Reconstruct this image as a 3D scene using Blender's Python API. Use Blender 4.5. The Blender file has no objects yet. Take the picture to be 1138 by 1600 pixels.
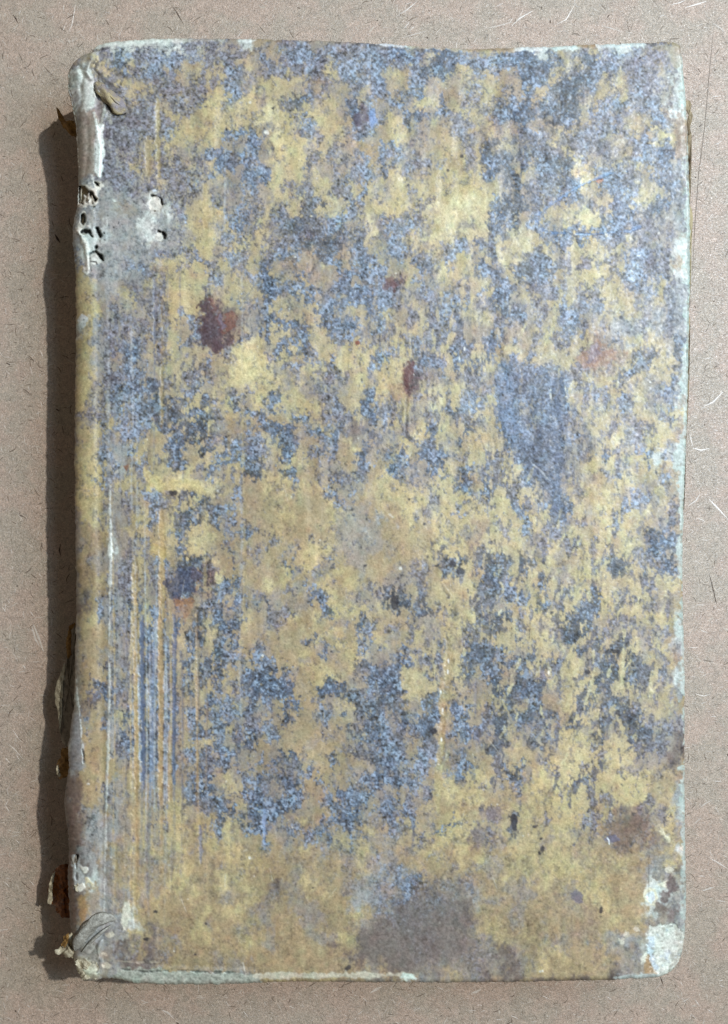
import bpy, math, random
import numpy as np
from mathutils import Vector

# ---------------------------------------------------------------- camera, lamps, exposure
# unit: S metres is one photo pixel at the height of the tabletop (z = 0); the camera looks straight down
S = 0.00015
D = 1900.0            # camera height over the tabletop, in those units
HC = 173.0            # height of the closed book's front cover
CX, CY = 569.0, 800.0
scene = bpy.context.scene
cam_data = bpy.data.cameras.new('camera')
cam = bpy.data.objects.new('camera', cam_data)
scene.collection.objects.link(cam)
cam.location = (0, 0, D * S)
cam_data.sensor_fit = 'VERTICAL'
cam_data.angle = 2 * math.atan(800.0 / D)
cam_data.clip_start = 0.01
cam_data.clip_end = 20
scene.camera = cam
scene.render.resolution_x, scene.render.resolution_y = 728, 1024

world = bpy.data.worlds.new('World')
scene.world = world
world.use_nodes = True
bg = world.node_tree.nodes['Background']
bg.inputs[0].default_value = (1.0, .87, .73, 1)
bg.inputs[1].default_value = 0.13

def area_lamp(name, loc, size, power, color, target=(0, 0, 0)):
    d = bpy.data.lights.new(name, 'AREA')
    d.shape = 'DISK'; d.size = size; d.energy = power; d.color = color
    o = bpy.data.objects.new(name, d)
    o.location = loc
    o.rotation_euler = (Vector(target) - Vector(loc)).to_track_quat('-Z', 'Y').to_euler()
    scene.collection.objects.link(o)
    return o

k = Vector((88, 57, 173)).normalized() * 2.6
area_lamp('ceiling_lamp', k, .045, 44, (1.0, .955, .885))
area_lamp('window_light', (.235, .110, .40), .27, 2.05, (.62, .80, 1.0), (.06, .04, 0))
scene.view_settings.view_transform = 'Standard'
scene.view_settings.look = 'None'
scene.view_settings.exposure = 0
scene.view_settings.gamma = 1

GRID = """
nnnvwwwwwwwwvvvv nwwttnvvvnnnvvvv vvnnnnnnnnnnnnww wwwwwtnwwwwvvttn
nnvvbbbvvbbbbvvv vvtnntbbbbvbvvvb vBBBvBBBbbnyybBB DBnynvyvBbvnvvvn
nnyvbbyvbbbvtvvv vtynbvvbbbvybbbb ByvBnyBDDbbbbBBB DDBnyDBbBvvbvvnw
wwnyyvvbbbvtyvyy bvynvvvyvvvybbtb bytvDDDByybbbobB DByyvDBBvyvvvtvw
wwvvvynyvvvtvvvv bnnnyyyyvovvvvbb bytbbntyoyyyyooB BbyDDBbyyyvvvvnw
wwvvvvyyvvvvvvty bbnnyyynvovntvyb bbtbBntoobvyyvoB yyDDDvnyvyvbvvnw
wwvvyvvvvvyvvvyy bbyynyvDBvytnByb ovBnyyBtyvvyvbBB obDDDoyvbbvvbvnw
nwvvvvvvvvyvytyy ynyyYYyvyyyynBrb nnnBBnbvyvyvDBBD BDDDDybbbbvvbbow
nvnvvvvvvvvyyttyy yyyyYYyvbyyttBrb vyyBnynvvvyovDDB tDBBDyvvnbtttbno
nnwvvgvvvvbyytyyn bBbtnYynbvyynbvb tyytnttvbnvyooobo otyvtvbvbnyttvno
nnwvvvvvyvyyyyyt bnBBtYyyynvyvvbn tyynvnyynvnyDyvd bvynvbvyyvvbbyyo
nnwvvvvvyvynnnbb tnBbmyyynvtvntt bbnnntyyyvyDvydd DvvyvvDvntvbbbDo
nnwvvvvvyvyvyvbB vvBbnyyyvvtvnnbt bnnvvvytyvyBDDnd bDDvyvnvyvybbBBn
nnwvvvyvtvvvvvyB bnbbbyyyBnnvnvbt byvbvvbytnyBDDyD ybDDnyybbvvybvbg
dggvvvvvvvvvvvByt nnBBByyynyyvbvbn yyyvnyyyyyyBnDDy nbvvyyybBbvyyBvg
gwwgvvvvvyvvvvyn nnbbnyvdvyyvvyby nyyvyyyyyyytynDD vvvBbyytBbbyyyBn
ggggggggwvvvvnyv nnvvnyyvdDyvvvby nyynvvyyyyyybDDn DvvBbynyBbyyyBDg
gggggnnggwvvyyyv nbDvyvvydDyYybvy yyyyvnYYYYYYbDDD vbyyynvvBBbvvDvn
ggggggggwwvbyyyy bBnpydDDdvvBbbvy yvvvvyYYYYYYBDDn bynyyYYyBBBnDDng
gggwgggwwggvyyyn yBnvyvDDdvbBvnvY nbbdvnyYYnYYBBDt bbnyyYYyBBBnvnng
gwwwggggwwgvnyyv bpyppnvDvDDDDvvy nbbvvYYYyYvvDnYY ybBBBBbBbBvnvnvn
gwwggggggggvvyyv yvvyvvvbDDDDvDDy nbbyynyvbvBvDyYY yynvyyyyvvyvnnvw
bwwggggggbvyvbyn bvpyvbbboDDDobby nbbvvytbbnyvdYyv vynvyyyvyyBBvvvw
bwggggbbvyyvvybv yvyvBynotoybBobB ytbyBvybyyBBnyDd Bbvvyvvvvybbvvvo
ygggggggvoyytyvv yybbBBynBotobBBb bynybnYyyyBBnyDD bbtvyyyyvDBBvbvw
yygggnggyvyyyyvb yydDBByBybobBbob brrybnytvyyvBByD vvbvyyyvyvDBvyvg
yynggydvnvyyyyvn yyyyBBbBbBnbyBBb bbvyvbnbnybyBBny yvvvyvvyyyovbyvg
yyynndynvvyyyyvo ybnBByoyBybBbBBb bbvnnvvbbyndBvvn vvybyvBvyyyvnydg
yyynvvvnvvyvyydr mtnvvyytyBBbbyyB bytvyvbbvynvvDBv vvyBbvnbyyyvggvg
wyggvvvvnvybbvDr mmnnBBBBtyBBnbyB bytvyvvvBnyyvvvn vvyBBnnyyggvgnDg
wygbvvvvvvyobvBr rtnnByyvByyBbBnn vyynyvbyvootBtoo yyvvBvtvgggvygvg
yyggvvDvvvybvvDr rbnyvyBbByyvBvyv nyvdbvvyvBoBdoot vyvvvyomDvgyyynD
yyygvBBvyvynyynd vYYynBByBvyynyyy bbyyDvvyBvyBBtyb vyyvyyrvooyvvynD
yygvnvBnyvyyvyBt vYYyvvytbvyByyyB byynBBvyBvyByybb yyyyyvmooyvDDyyD
yygvvvBbtvyyvvot yYYYynvbnyvDvoyn yyyrrbvyByBynbBB vvvdvvvoyBBvyyyv
yynvvvbvvvvyvBvo yYYyyynnynvvnyyn yyyrrnbyvvvnnbBd BBBbvvyyvvyynyBv
yynvvBBBDDyybvny nvvyyyyynnvnnyvB yyyryvnyyvvvnbBd BBBByvvbyynynvBg
yynvBvbbyDDvyyBv yvnyvByyyyvvtyBB yvyovvYyybByytbB BBBynvbvvbvynnbg
yvvyvbbvBDvyBByv ybbBvByyyynBvyBB dvyynYvBDbbyvBBY DBBBnynyybvyvvyy
ynvvybbbvDDvyDDv yvybBtyBBtvvvyyB Bvynnvynvvyyybbv DByBvvyyvvvyyvby
nyybybbbyBDyDDyn tntBBBBtnytdnmmn byvnyByytdyyyBBv DDBvnnyvvynvvyyo
nyybnbbbtyBBDDvn ttBtBDDnnBbBmmnd nnvdyBynDDyyyBBb DDBvbvnvyyvvyyyo
nyynggyytyBBtDDy bbvbyDBdttnBtyBd nyytBvBytyyyyBBb DDBBnvnyvvnByynw
nyybggbytyvBtyyb BbBvyyBytvbdttBn dbBtBBBnvyyvvyBB DDBnnvtBynyyBwbg
yyybbgmbyyBBynBB yBDDntytytnnttBb tBBnnBBytbyBvyyB DDDvntytynnyBwyg
yyybvyynyyyyynbn yvDDytDBttndvdvt yBbnnByyDBtvvdyB DDDnvnyvnbytytoo
yyyyvyyvyyyYYYYy yvttyyyBytyBnnnt yyyynyyyBBtBDvvB yDBnynottyynnbto
yyyyvvnbbvyvDyvt nBttytyttttBnbty yyyyynvyyDyByvvy ynBDnnytynbvyyno
yyyynnvtBvyvyDDt bbtttttttttybnnt ytyyyvnyvyyvyyBv nBBByytyytbbnyvo
nyyygnnybtyvDDvD bvttttytttttynnt gtyynnyybyyyyyBb yyBBtynyvvyynvvo
nyyvgnnybvyvBDyB nbBttttttttynnnn nttyvnyyyyotvyyb yvbnyvtybytyynDo
ntoygnyyttybyyyt nbBtdytttvttnngn ntttttyyynoyyvyb nvvnyttyvyynDDBo
ntotwnnvtyyDyyyt btttvBtntyvtnnnn ntttttynyooyyyyy nvynvtvytyyynBBD
ntonwnnvnyybyyyt vntvvtnvtyyvnnnn tntttyyyyyvvyyyy nvynvyyvyyvvBBDg
ntnngnvynbtDDDvt vntnttBtyynBtnnt tttnvtvDDynDDDyD yvyttyvvDDyvvBDt
nttngvvyvbtDDDry ttttttynyvntytnt ttnvdntDDyvDDDyD yynnyyyyDDyDyvBt
nttygvvyvvtDDDrY BBttyytttnyntytt tnnnvttyvytDBvyy yDyvynotytyvdyyt
ntttgvvynvoBDDyb BBnvtnvnBbyytynv vDvtdtytyyvvDBBy yByvyyBytvyyvtyt
nmtvgvBynbovoovb ybbtBntnvBBytnnv nDDvdtyytvnDvBBb yBnvyvByyvvyvnnt
nmtbgvByBvovtvbv BBvvvnvnttByyyyn yDDBDtdytyDvnyyv yDyByBDyyyyyvnnt
ntyBgnBybBoBoDyB nvytnvvytyttntBt tttvnnyvyyvDDDyy yyvyDDBtvvvtyyyw
ntttgvvyBbtBoDyB BBytnvvttytyntBv tvtvynnyyvyyDyvy nvvDDyvvnvvntvtw
ttttgvvyBvvyBDyD BBtttttttBytytvb yntvynvytvvDyyDy yvnDDyvvyvynvntw
ntttgnvyBvvyBtyD nytnntttytnbyybn ntBttyDytBDDByyv yyynyDDyDDynvyyg
nttngnvyBBbyBnBD bbtBbtttntBntyDn nnBvvvByyBBDvBnD yyvdyynvDyDntnyo
nttvnvvyDvvyBtvD ytBBBtDtyytttyDB vBBytyvyyDvBvoDy vvDyynvDDyDvyDnw
ntttgtvyDvvtByBy yvBBBBvntyyytnvB BBvtydnyyDtBBtDv vdvyyDyDDyDvyvnw
ntvBnvnyBvvtDyvb nvvBBBBtttBDDvtB vBByyyDByvntDDDB DDynyyDvDyDvynyg
ntmBbnvyBbvtDyBn yvBBBBBtttBBDDvv BBvyyDbynttvyDvv BonvyDynDyyyvynt
nmttgvBbBbvotyBb bnBBvtBBtvtnyvDD DDvttbByBByvyDyD BooyyDyDDDvvyyvt
gbttgyByBBbobDyb bbvnttBttnbnyvDD vnBnBBByBBtDvyDD vDDoyvyvyDDDvyvg
gntBgyByDvbobBDB nvvnbtttttntDnvD bnBvBDBobBBvDDnB vvnvDynDvyDDvvvg
gtttgBByDvbobBvb ybBvbvttttvntnBB bnvtBDtobBvnDDyn vnByynyDnyvDDnvm
gtttgBBybDvotyyb nvBtbBtttntttnvv BbvtnvnonBntDvyn DvnyyyvtyyDvvvnm
gtttgvvyBDbobBvB BnnttnDBntttnnvD DBBvbvbobntDDttt ntttyyyvyyydnnmm
gttttnnyBBbobvvb BntbtBnvtntBtttn vBnvbbnobBttvntt nvytyvvyyynnntmm
gttttttynnbotBvo Dvbtbnvnbttttnnb BvbvbttbByytvDDt ynvyyyvytvyyynto
mttvgntynvttbBBo ynvBnvBBtbtntnbB BBbBvntynyvyntbn yyyydDvyyyyyyttg
mttvgntnnntybBBn yyBBvnBBoobtBbbn ntnvvbtyyyytntvt yytvyydytyyyytyg
mttngtntvvtyvvDb ntBBBBBboobBBBnt nbtvnvtyyyytttnt yyyyyyvvyyyyvttg
mngtgntynvyytnvB BByBBBDntttbvBnb bBnBvytttttdnyyy yyyyyvdtvmommnyg
mngngntyvvyynytB DDnBBBnytobbBBvn vBvBtntyyytnvtDy yvyyyvvyvmmmvnyg
mngggnvynvyytyvb ytBBBnnboBBbvByy vByvvyBByyvvtyDy yyyyntvtomodvyyn
mngggtvyvnyyttyb ytttBtntbbbyyBBn nbvtdtyyyymvnyyy ynyyttdtBmmvmnyt
mgngtnyvyvvyntyt yyttbtntytbtDvyv tntntyyyyytttyyy yyyyottttomontyw
mggtgtnovbtvtttt yyytttttttntnvyv bntttbytytyyntyy yyyyyyytyyttnnny
mgwngtntvbtvyttv vvyytttnttttvvyv bvbntttvytvntyyt yyyyyyyttyttgnyn
mgwgnyntnvtyytty tytttttnyyttvtvg BbbbBttttBtttyty yyyyyyyytttngnvd
mwogngyntnytytty vtyttmnvyyttngnv bnBBvdvvvBnttnvn tytynyyyttttwwdd
mtogngyntyttttty ntytvvtntttttggg bnBBddvvmngnvtnn ttttvtyyytttwwddg
mtogvtwyttttytyt yytnnttnnntttgtb nBBvdbbvmmntttnt ttttvotyttttwmmg
mtggggwytttttytt yyttntttnnnttytb nBBddmdmmmttttnt tnttoottytttnnnv
nggggvwtmttttynt ttvtntttnnttttnn mvBddmmmmvtyytnt ttttoootttttnndg
ngggvvytmvtttyyt ttytnttttnnnyymm mvvvddmmmvtyyttt ytttoootnggnwwww
ngggvmvtmvvntttt ttytnttttttmttmm mvvvddmmmvvnttot tntnttvtnnnvwwww
nggnvvvtmvvttttn ttyttttttttttmmm mmmvdvvvvvvnmmnt tytyttottnvvwwww
gwgnvmmmmvtttttn tntttttttttottom tmmnnvvvvvvnnmvt nytttttovnngowww
nwwnggnnmtttnnvv nngttttttttyottn omttgnvttnvmommt ttttttttmvnnoow
ngwtgttttttttttt ttttyyyyttyynnnn nnwwnnnnnnnnnnnn mmmmmmmmmnwwwwww
ngwtgttttttttttt tttmmmmmmmmmmmmm mmmmmmmmmmmmmmmm mmmmmmmmmnwwwwww
"""
# ---------------------------------------------------------------- the stained vellum: where each stain lies
# one letter is 15 px of the cover; the colour of the skin and of the stain, and how closely the stain covers it
X0, Y0, NX, NY = 85, 45, 1010, 1510          # the part of the cover plane that the map describes (photo px)
rs = np.random.RandomState(7)

def lattice(n, s, off):
    p = np.arange(n) / s + off
    i = p.astype(int); f = p - i
    return i, f * f * (3 - 2 * f)

def vnoise(h, w, sy, sx, seed):
    r = np.random.RandomState(seed)
    g = r.standard_normal((int(h / sy) + 4, int(w / sx) + 4)).astype(np.float32)
    oy, ox = r.rand(2)
    iy, fy = lattice(h, sy, oy); ix, fx = lattice(w, sx, ox)
    fy = fy[:, None].astype(np.float32); fx = fx[None, :].astype(np.float32)
    a = g[iy][:, ix]; b = g[iy][:, ix + 1]; c = g[iy + 1][:, ix]; d = g[iy + 1][:, ix + 1]
    return (a * (1 - fx) + b * fx) * (1 - fy) + (c * (1 - fx) + d * fx) * fy

def fbm(scales, seed, stretch=1.0, h=NY, w=NX):
    o = np.zeros((h, w), np.float32)
    for k, (s, a) in enumerate(scales):
        o += a * vnoise(h, w, s * stretch, s, seed + 31 * k)
    return o / o.std()

def to01(n):
    return 1 / (1 + np.exp(-1.7 * n))

def sstep(a, b, x):
    t = np.clip((x - a) / (b - a), 0, 1)
    return t * t * (3 - 2 * t)

def lin(r, g, b):
    c = np.array([r, g, b], np.float32) / 255
    return np.where(c < .04045, c / 12.92, ((c + .055) / 1.055) ** 2.4).astype(np.float32)

BASE = {'Y': (204, 192, 142), 'y': (188, 172, 120), 't': (168, 149, 109), 'o': (168, 146, 112), 'n': (156, 146, 128),
        'g': (158, 160, 156), 'm': (122, 108, 96), 'w': (198, 206, 198), 'r': (146, 112, 92), 'p': (188, 175, 128)}
INK = {'v': ((116, 116, 127), .80), 'd': ((92, 96, 112), .86), 'b': ((120, 137, 158), .90), 'B': ((84, 106, 132), .98),
       'D': ((66, 82, 100), .99), 'r': ((86, 62, 64), .95), 'p': ((92, 88, 94), .42), 'm': ((100, 92, 92), .35),
       'n': ((120, 119, 126), .28), 'g': ((132, 138, 140), .38), 'o': ((136, 108, 84), .20), 't': ((130, 114, 92), .06),
       'y': ((118, 112, 110), .12), 'Y': ((156, 148, 124), .04), 'w': ((156, 162, 156), .12)}

rows = []
for line in GRID.strip().split('\n'):
    rows.append(''.join((s + s[-1] * 4)[:16] for s in line.split()))
gh, gw = len(rows), 64
base = np.zeros((gh, gw, 3), np.float32); ink = np.zeros((gh, gw, 3), np.float32)
bw = np.zeros((gh, gw), np.float32); cov = np.zeros((gh, gw), np.float32)
blue = np.zeros((gh, gw), np.float32)
for j in range(gh):
    for i in range(gw):
        ch = rows[j][i]
        if ch in BASE:
            base[j, i] = lin(*BASE[ch]); bw[j, i] = 1
        if ch in 'BbDvd':
            blue[j, i] = {'B': 1, 'b': .85, 'D': .6, 'v': .4, 'd': .3}[ch]
        c, k = INK[ch]
        ink[j, i] = lin(*c); cov[j, i] = k

def blur(a, r):
    k = np.exp(-.5 * (np.arange(-3, 4) / r) ** 2); k /= k.sum()
    p = np.pad(a, [(3, 3), (3, 3)] + [(0, 0)] * (a.ndim - 2), mode='edge')
    o = sum(k[q] * p[q:q + a.shape[0]] for q in range(7))
    return sum(k[q] * o[:, q:q + a.shape[1]] for q in range(7))

wide = blur(base * bw[..., None], 1.5); ww = blur(bw, 1.5)
fill = wide / np.maximum(ww, 1e-4)[..., None]
base = base * bw[..., None] + fill * (1 - bw[..., None])
iw = np.clip(cov - .25, .02, 1)                 # a lightly stained cell borrows its stain's colour from its neighbours
inkf = blur(ink * iw[..., None] ** 2, .8) / blur(iw ** 2, .8)[..., None]
ink = ink * .55 + inkf * .45

yy, xx = np.mgrid[0:NY, 0:NX].astype(np.float32)
PX = xx + X0; PY = yy + Y0
wx = fbm([(22, 1), (9, .8), (4, .6), (2, .3)], 11, 1.25) * 5.2
wy = fbm([(22, 1), (9, .8), (4, .6), (2, .3)], 23, 1.25) * 6.0

def sample(a, gx, gy):
    gx = np.clip(gx, 0, a.shape[1] - 1.001); gy = np.clip(gy, 0, a.shape[0] - 1.001)
    i = gx.astype(int); j = gy.astype(int); fx = gx - i; fy = gy - j
    fx = fx * fx * (3 - 2 * fx); fy = fy * fy * (3 - 2 * fy)
    if a.ndim == 3: fx = fx[..., None]; fy = fy[..., None]
    return (a[j, i] * (1 - fx) + a[j, i + 1] * fx) * (1 - fy) + (a[j + 1, i] * (1 - fx) + a[j + 1, i + 1] * fx) * fy

gx = (PX + wx - 110) / 15 - .5; gy = (PY + wy - 60) / 15 - .5
cb = sample(base, gx, gy); ci = sample(ink, gx, gy); cc = sample(cov, gx, gy); cbl = sample(blue, gx, gy)

# the scale of the wear changes over the cover: fine streaks right of the middle, broad smoky areas at the head, rubbed vertical near the spine
pa = fbm([(17, .6), (8, .9), (4, 1), (2.1, .8)], 41, 1.3)
pb = fbm([(7, .7), (3.6, 1), (2, .7)], 42, 2.4)
pc = fbm([(30, .6), (12, .6), (5, .6), (2, 1.1), (1.3, .6)], 44, 1.1)
def zone(x, y, rx, ry): return np.exp(-((PX - x) / rx) ** 2 - ((PY - y) / ry) ** 2)
wb = np.clip(zone(900, 900, 230, 330) + zone(200, 1050, 90, 420) + zone(660, 560, 120, 130), 0, 1)
wc = np.clip(zone(850, 140, 400, 170) + zone(230, 300, 120, 220) + zone(480, 350, 120, 60) + zone(650, 1440, 150, 90), 0, 1)
patch = to01((pa * (1 - wb) * (1 - wc * .8) + pb * wb + pc * wc * .8) / np.sqrt((1 - wb) ** 2 * (1 - wc * .8) ** 2 + wb ** 2 + (wc * .8) ** 2))
soft = .15 + .10 * wc + .16 * to01(fbm([(40, 1), (15, .6)], 43))
foot = sstep(1275, 1345, PY + 18 * fbm([(40, 1), (16, .6)], 145))
keep = np.clip(zone(640, 1400, 70, 80) + zone(440, 1290, 60, 50), 0, 1)
smear = fbm([(5, 1), (2.6, .8), (1.5, .5)], 149, 11.0)
cc = cc + smear * (.085 - .03 * wc) * sstep(.05, .35, cc)
clear = np.clip(zone(470, 850, 120, 75) + zone(610, 860, 90, 70) + .8 * zone(330, 1400, 170, 60) + .7 * zone(690, 330, 60, 45), 0, 1)
cc = cc + .13 * np.clip(zone(620, 70, 500, 60) + zone(950, 180, 160, 170) + zone(210, 200, 80, 90), 0, 1)
cc = cc * (1 - .45 * clear)
cc = cc * (1 - .5 * foot * (1 - keep))
soft = soft + .55 * foot
dd = cc - patch * .92 - .03 + .075 * fbm([(1.5, 1), (2.6, .7)], 47)
mask = sstep(-1, 1, dd / soft)
mask = mask * (.80 + .14 * sstep(0, .5, cc - .4)) * (1 - .22 * to01(fbm([(7, 1), (3.5, 1)], 49)) * (1 - cbl * .5))
grain = fbm([(5, .5), (2.6, 1), (1.4, .9)], 61)
cells = fbm([(3.4, 1), (1.8, .8)], 67)
# flaked ink: light bluish flecks and dark pits inside the stain
inkc = ci * (1 + .28 * grain[..., None] + .24 * cells[..., None])
fleck = sstep(.5, 1.7, cells + .5 * fbm([(14, 1)], 71)) * cbl
inkc = inkc * (1 - .62 * fleck[..., None]) + lin(166, 190, 214) * .62 * fleck[..., None]
pits = sstep(.7, 1.9, -cells + .5 * grain) * .5
inkc = inkc * (1 - pits[..., None])
# skin: soft cloudiness, fine grain, a few warm blotches
cloud = fbm([(60, 1), (26, .8), (12, .5)], 81, 1.6)
basec = cb * (1 + .06 * cloud[..., None] + .075 * grain[..., None])
haze_cov = sample(blur(blur(cov, 1.6), 1.6), gx, gy)
haze_ink = sample(blur(blur(ink * cov[..., None], 1.5), 1.5) / blur(blur(cov, 1.5), 1.5)[..., None], gx, gy)
hz = ((1 - .7 * foot) * sstep(.22, .80, haze_cov) * (.12 + .50 * to01(fbm([(24, 1), (10, .8), (4, .6), (1.8, .5)], 87) - .4)))[..., None]
basec = basec * (1 - hz) + (haze_ink * .6 + lin(150, 142, 136) * .42) * hz
veil = (.28 * to01(fbm([(34, 1), (15, .8), (6, .5)], 83) - .35) * sstep(.05, .6, cc + .25))[..., None]
basec = basec * (1 - veil) + lin(158, 152, 142) * veil
warm = sstep(1.0, 2.2, fbm([(30, 1), (13, .6)], 91))[..., None]
basec = basec * (1 - .12 * warm * np.array([.1, .5, .9], np.float32))
strk = fbm([(5, 1), (2.5, .7)], 95, 9.0)[..., None]
basec = basec * (1 + .035 * strk)
spk = sstep(1.6, 2.3, fbm([(3, 1), (1.6, .6)], 97))[..., None] * (.25 + .35 * sstep(900, 300, np.hypot(PX - 800, PY - 900)))[..., None]
basec = basec * (1 - .45 * spk)
COL = basec * (1 - mask[..., None]) + inkc * mask[..., None]
COL = COL * (1 - .12 * sstep(.5, 0, np.abs(mask - .5))[..., None] * .6)
HGT = .06 * grain + .9 * mask * .0
HGT = (HGT + .35 * (mask - .5) * .0 + .5 * cloud).astype(np.float32)
PALE = np.zeros((NY, NX), np.float32)

ragn = fbm([(10, 1), (5, .8), (2.5, .6)], 101)

def dseg(px, py, a, b):
    vx, vy = b[0] - a[0], b[1] - a[1]
    t = np.clip(((px - a[0]) * vx + (py - a[1]) * vy) / (vx * vx + vy * vy + 1e-6), 0, 1)
    return np.hypot(px - a[0] - t * vx, py - a[1] - t * vy), t

def window(pts, m):
    xs = [p[0] for p in pts]; ys = [p[1] for p in pts]
    a = max(0, int(min(ys) - m - Y0)); b = min(NY, int(max(ys) + m - Y0) + 1)
    c = max(0, int(min(xs) - m - X0)); d = min(NX, int(max(xs) + m - X0) + 1)
    return slice(a, b), slice(c, d)

def apply(s, m, col, dz=0.0, tex=.10):
    if col is not None:
        c = lin(*col) * (1 + tex * grain[s][..., None] + tex * .5 * cells[s][..., None])
        COL[s] = COL[s] * (1 - m[..., None]) + c * m[..., None]
    if dz: HGT[s] += dz * m

def poly(pts, col, rag=2.0, soft=1.2, k=1.0, dz=0.0, tex=.10):
    s = window(pts, 8 + 3 * rag)
    px, py = PX[s], PY[s]
    d = np.full(px.shape, 1e9, np.float32); inside = np.zeros(px.shape, bool)
    for q in range(len(pts)):
        a, b = pts[q], pts[(q + 1) % len(pts)]
        d = np.minimum(d, dseg(px, py, a, b)[0])
        cross = ((a[1] > py) != (b[1] > py)) & (px < (b[0] - a[0]) * (py - a[1]) / ((b[1] - a[1]) or 1e-6) + a[0])
        inside ^= cross
    sd = np.where(inside, -d, d) + rag * ragn[s]
    apply(s, k * sstep(soft, -soft, sd), col, dz, tex)

def line(pts, w, col, rag=.5, soft=.8, k=1.0, dz=0.0, tex=.10, taper=False):
    ws = w if isinstance(w, (list, tuple)) else [w] * len(pts)
    s = window(pts, max(ws) + 6 + 3 * rag)
    px, py = PX[s], PY[s]
    d = np.full(px.shape, 1e9, np.float32)
    for q in range(len(pts) - 1):
        e, t = dseg(px, py, pts[q], pts[q + 1])
        d = np.minimum(d, e - (ws[q] * (1 - t) + ws[q + 1] * t) / 2)
    apply(s, k * sstep(soft, -soft, d + rag * ragn[s]), col, dz, tex)

def spot(x, y, rx, ry, col, ang=0, rag=.6, soft=.8, k=1.0, dz=0.0, tex=.10):
    s = window([(x, y)], max(rx, ry) + 6 + 3 * rag)
    px, py = PX[s] - x, PY[s] - y
    c, n = math.cos(math.radians(ang)), math.sin(math.radians(ang))
    u, v = (px * c + py * n) / rx, (-px * n + py * c) / ry
    d = (np.hypot(u, v) - 1) * min(rx, ry) + rag * ragn[s]
    apply(s, k * sstep(soft, -soft, d), col, dz, tex)

WHITE = (196, 202, 192); MINT = (178, 206, 200); DARK = (30, 22, 18)
# --- long scored grooves and rubbed streaks beside the spine
for (x, ya, yb, w, col, k) in [
        (213, 870, 1215, 8, (176, 156, 108), .9), (210, 1200, 1420, 6, (176, 158, 112), .6), (253, 800, 960, 8, (180, 158, 106), .8),
        (251, 950, 1230, 8, (172, 146, 104), .9), (266, 1130, 1250, 6, (168, 144, 106), .8), (259, 1020, 1240, 3, (168, 182, 194), .75),
        (224, 962, 1205, 7, (92, 110, 142), .8), (218, 1040, 1200, 3, (160, 180, 200), .75), (241, 960, 1225, 6, (128, 146, 172), .75),
        (272, 960, 1180, 6, (100, 114, 142), .7), (308, 960, 1260, 3, (134, 112, 84), .8), (311, 1000, 1230, 2, (196, 196, 190), .35),
        (236, 1000, 1180, 3, (170, 140, 96), .7), (206, 1040, 1230, 2, (188, 188, 182), .5), (252, 570, 660, 5, (188, 170, 116), .5),
        (248, 155, 255, 8, (176, 162, 116), .8), (230, 215, 250, 8, (168, 154, 116), .7), (322, 290, 380, 9, (184, 166, 116), .7),
        (196, 1290, 1420, 2, (186, 172, 132), .5), (232, 1260, 1400, 5, (130, 126, 138), .5), (206, 1330, 1480, 3, (178, 150, 104), .5),
        (180, 1320, 1400, 5, (184, 162, 112), .5), (268, 1300, 1380, 6, (136, 128, 126), .45), (246, 1440, 1500, 4, (176, 158, 130), .4),
        (315, 1290, 1325, 5, (124, 130, 150), .7), (415, 1265, 1325, 5, (138, 158, 190), .8), (244, 420, 540, 5, (118, 116, 128), .6),
        (172, 560, 640, 3, (160, 166, 172), .4), (697, 1010, 1060, 9, (184, 172, 126), .8), (690, 1060, 1180, 10, (172, 150, 106), .85),
        (684, 1180, 1260, 12, (174, 160, 112), .7), (636, 620, 660, 4, (98, 92, 90), .6), (745, 1060, 1110, 5, (120, 124, 146), .4)]:
    xs = [(x + 1.6 * math.sin(yv * .013 + x), yv) for yv in range(ya, yb + 30, 30)]
    line(xs, [w * .5] + [w] * (len(xs) - 2) + [w * .4] if len(xs) > 2 else w, col, rag=1.0, soft=1.6, k=k, dz=-1.0 if w < 9 else -.3)
line([(697, 995), (703, 1030), (698, 1080), (692, 1130), (686, 1190)], [6, 10, 9, 8, 8], (168, 150, 110), rag=1.6, soft=1.5, k=.65, dz=-1.2)
for (x, yv) in [(701, 1033), (700, 1050), (689, 1082), (692, 1110), (690, 1155), (718, 560), (726, 545), (858, 1052)]:
    spot(x, yv, 1.2, 3, (232, 234, 224), rag=.2)
RIBS = [(178, 700, 1480, 2.2, 0), (187, 560, 1470, 2.5, 1), (197, 820, 1480, 2.0, 3), (206, 780, 1480, 3.0, 0), (213, 860, 1490, 5.5, 4), (221, 900, 1400, 4.0, 5), (228, 760, 1450, 2.4, 2), (234, 930, 1480, 4.0, 6),
        (243, 860, 1400, 3.2, 2), (251, 780, 1490, 6.0, 4), (259, 960, 1460, 2.6, 2), (266, 900, 1440, 4.5, 0), (274, 930, 1380, 3.4, 5), (284, 1000, 1420, 2.2, 3), (297, 960, 1300, 2.0, 1), (308, 930, 1340, 3.0, 4),
        (322, 1040, 1420, 2.0, 3), (240, 380, 800, 3.0, 5), (262, 380, 760, 2.4, 1), (283, 300, 620, 2.6, 3), (204, 400, 760, 2.6, 1), (222, 360, 640, 2.2, 3), (352, 180, 420, 2.4, 2)]
RC = [(182, 164, 120), (146, 146, 146), (176, 184, 186), (124, 124, 130), (178, 152, 108), (98, 116, 142), (128, 150, 176)]
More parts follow.
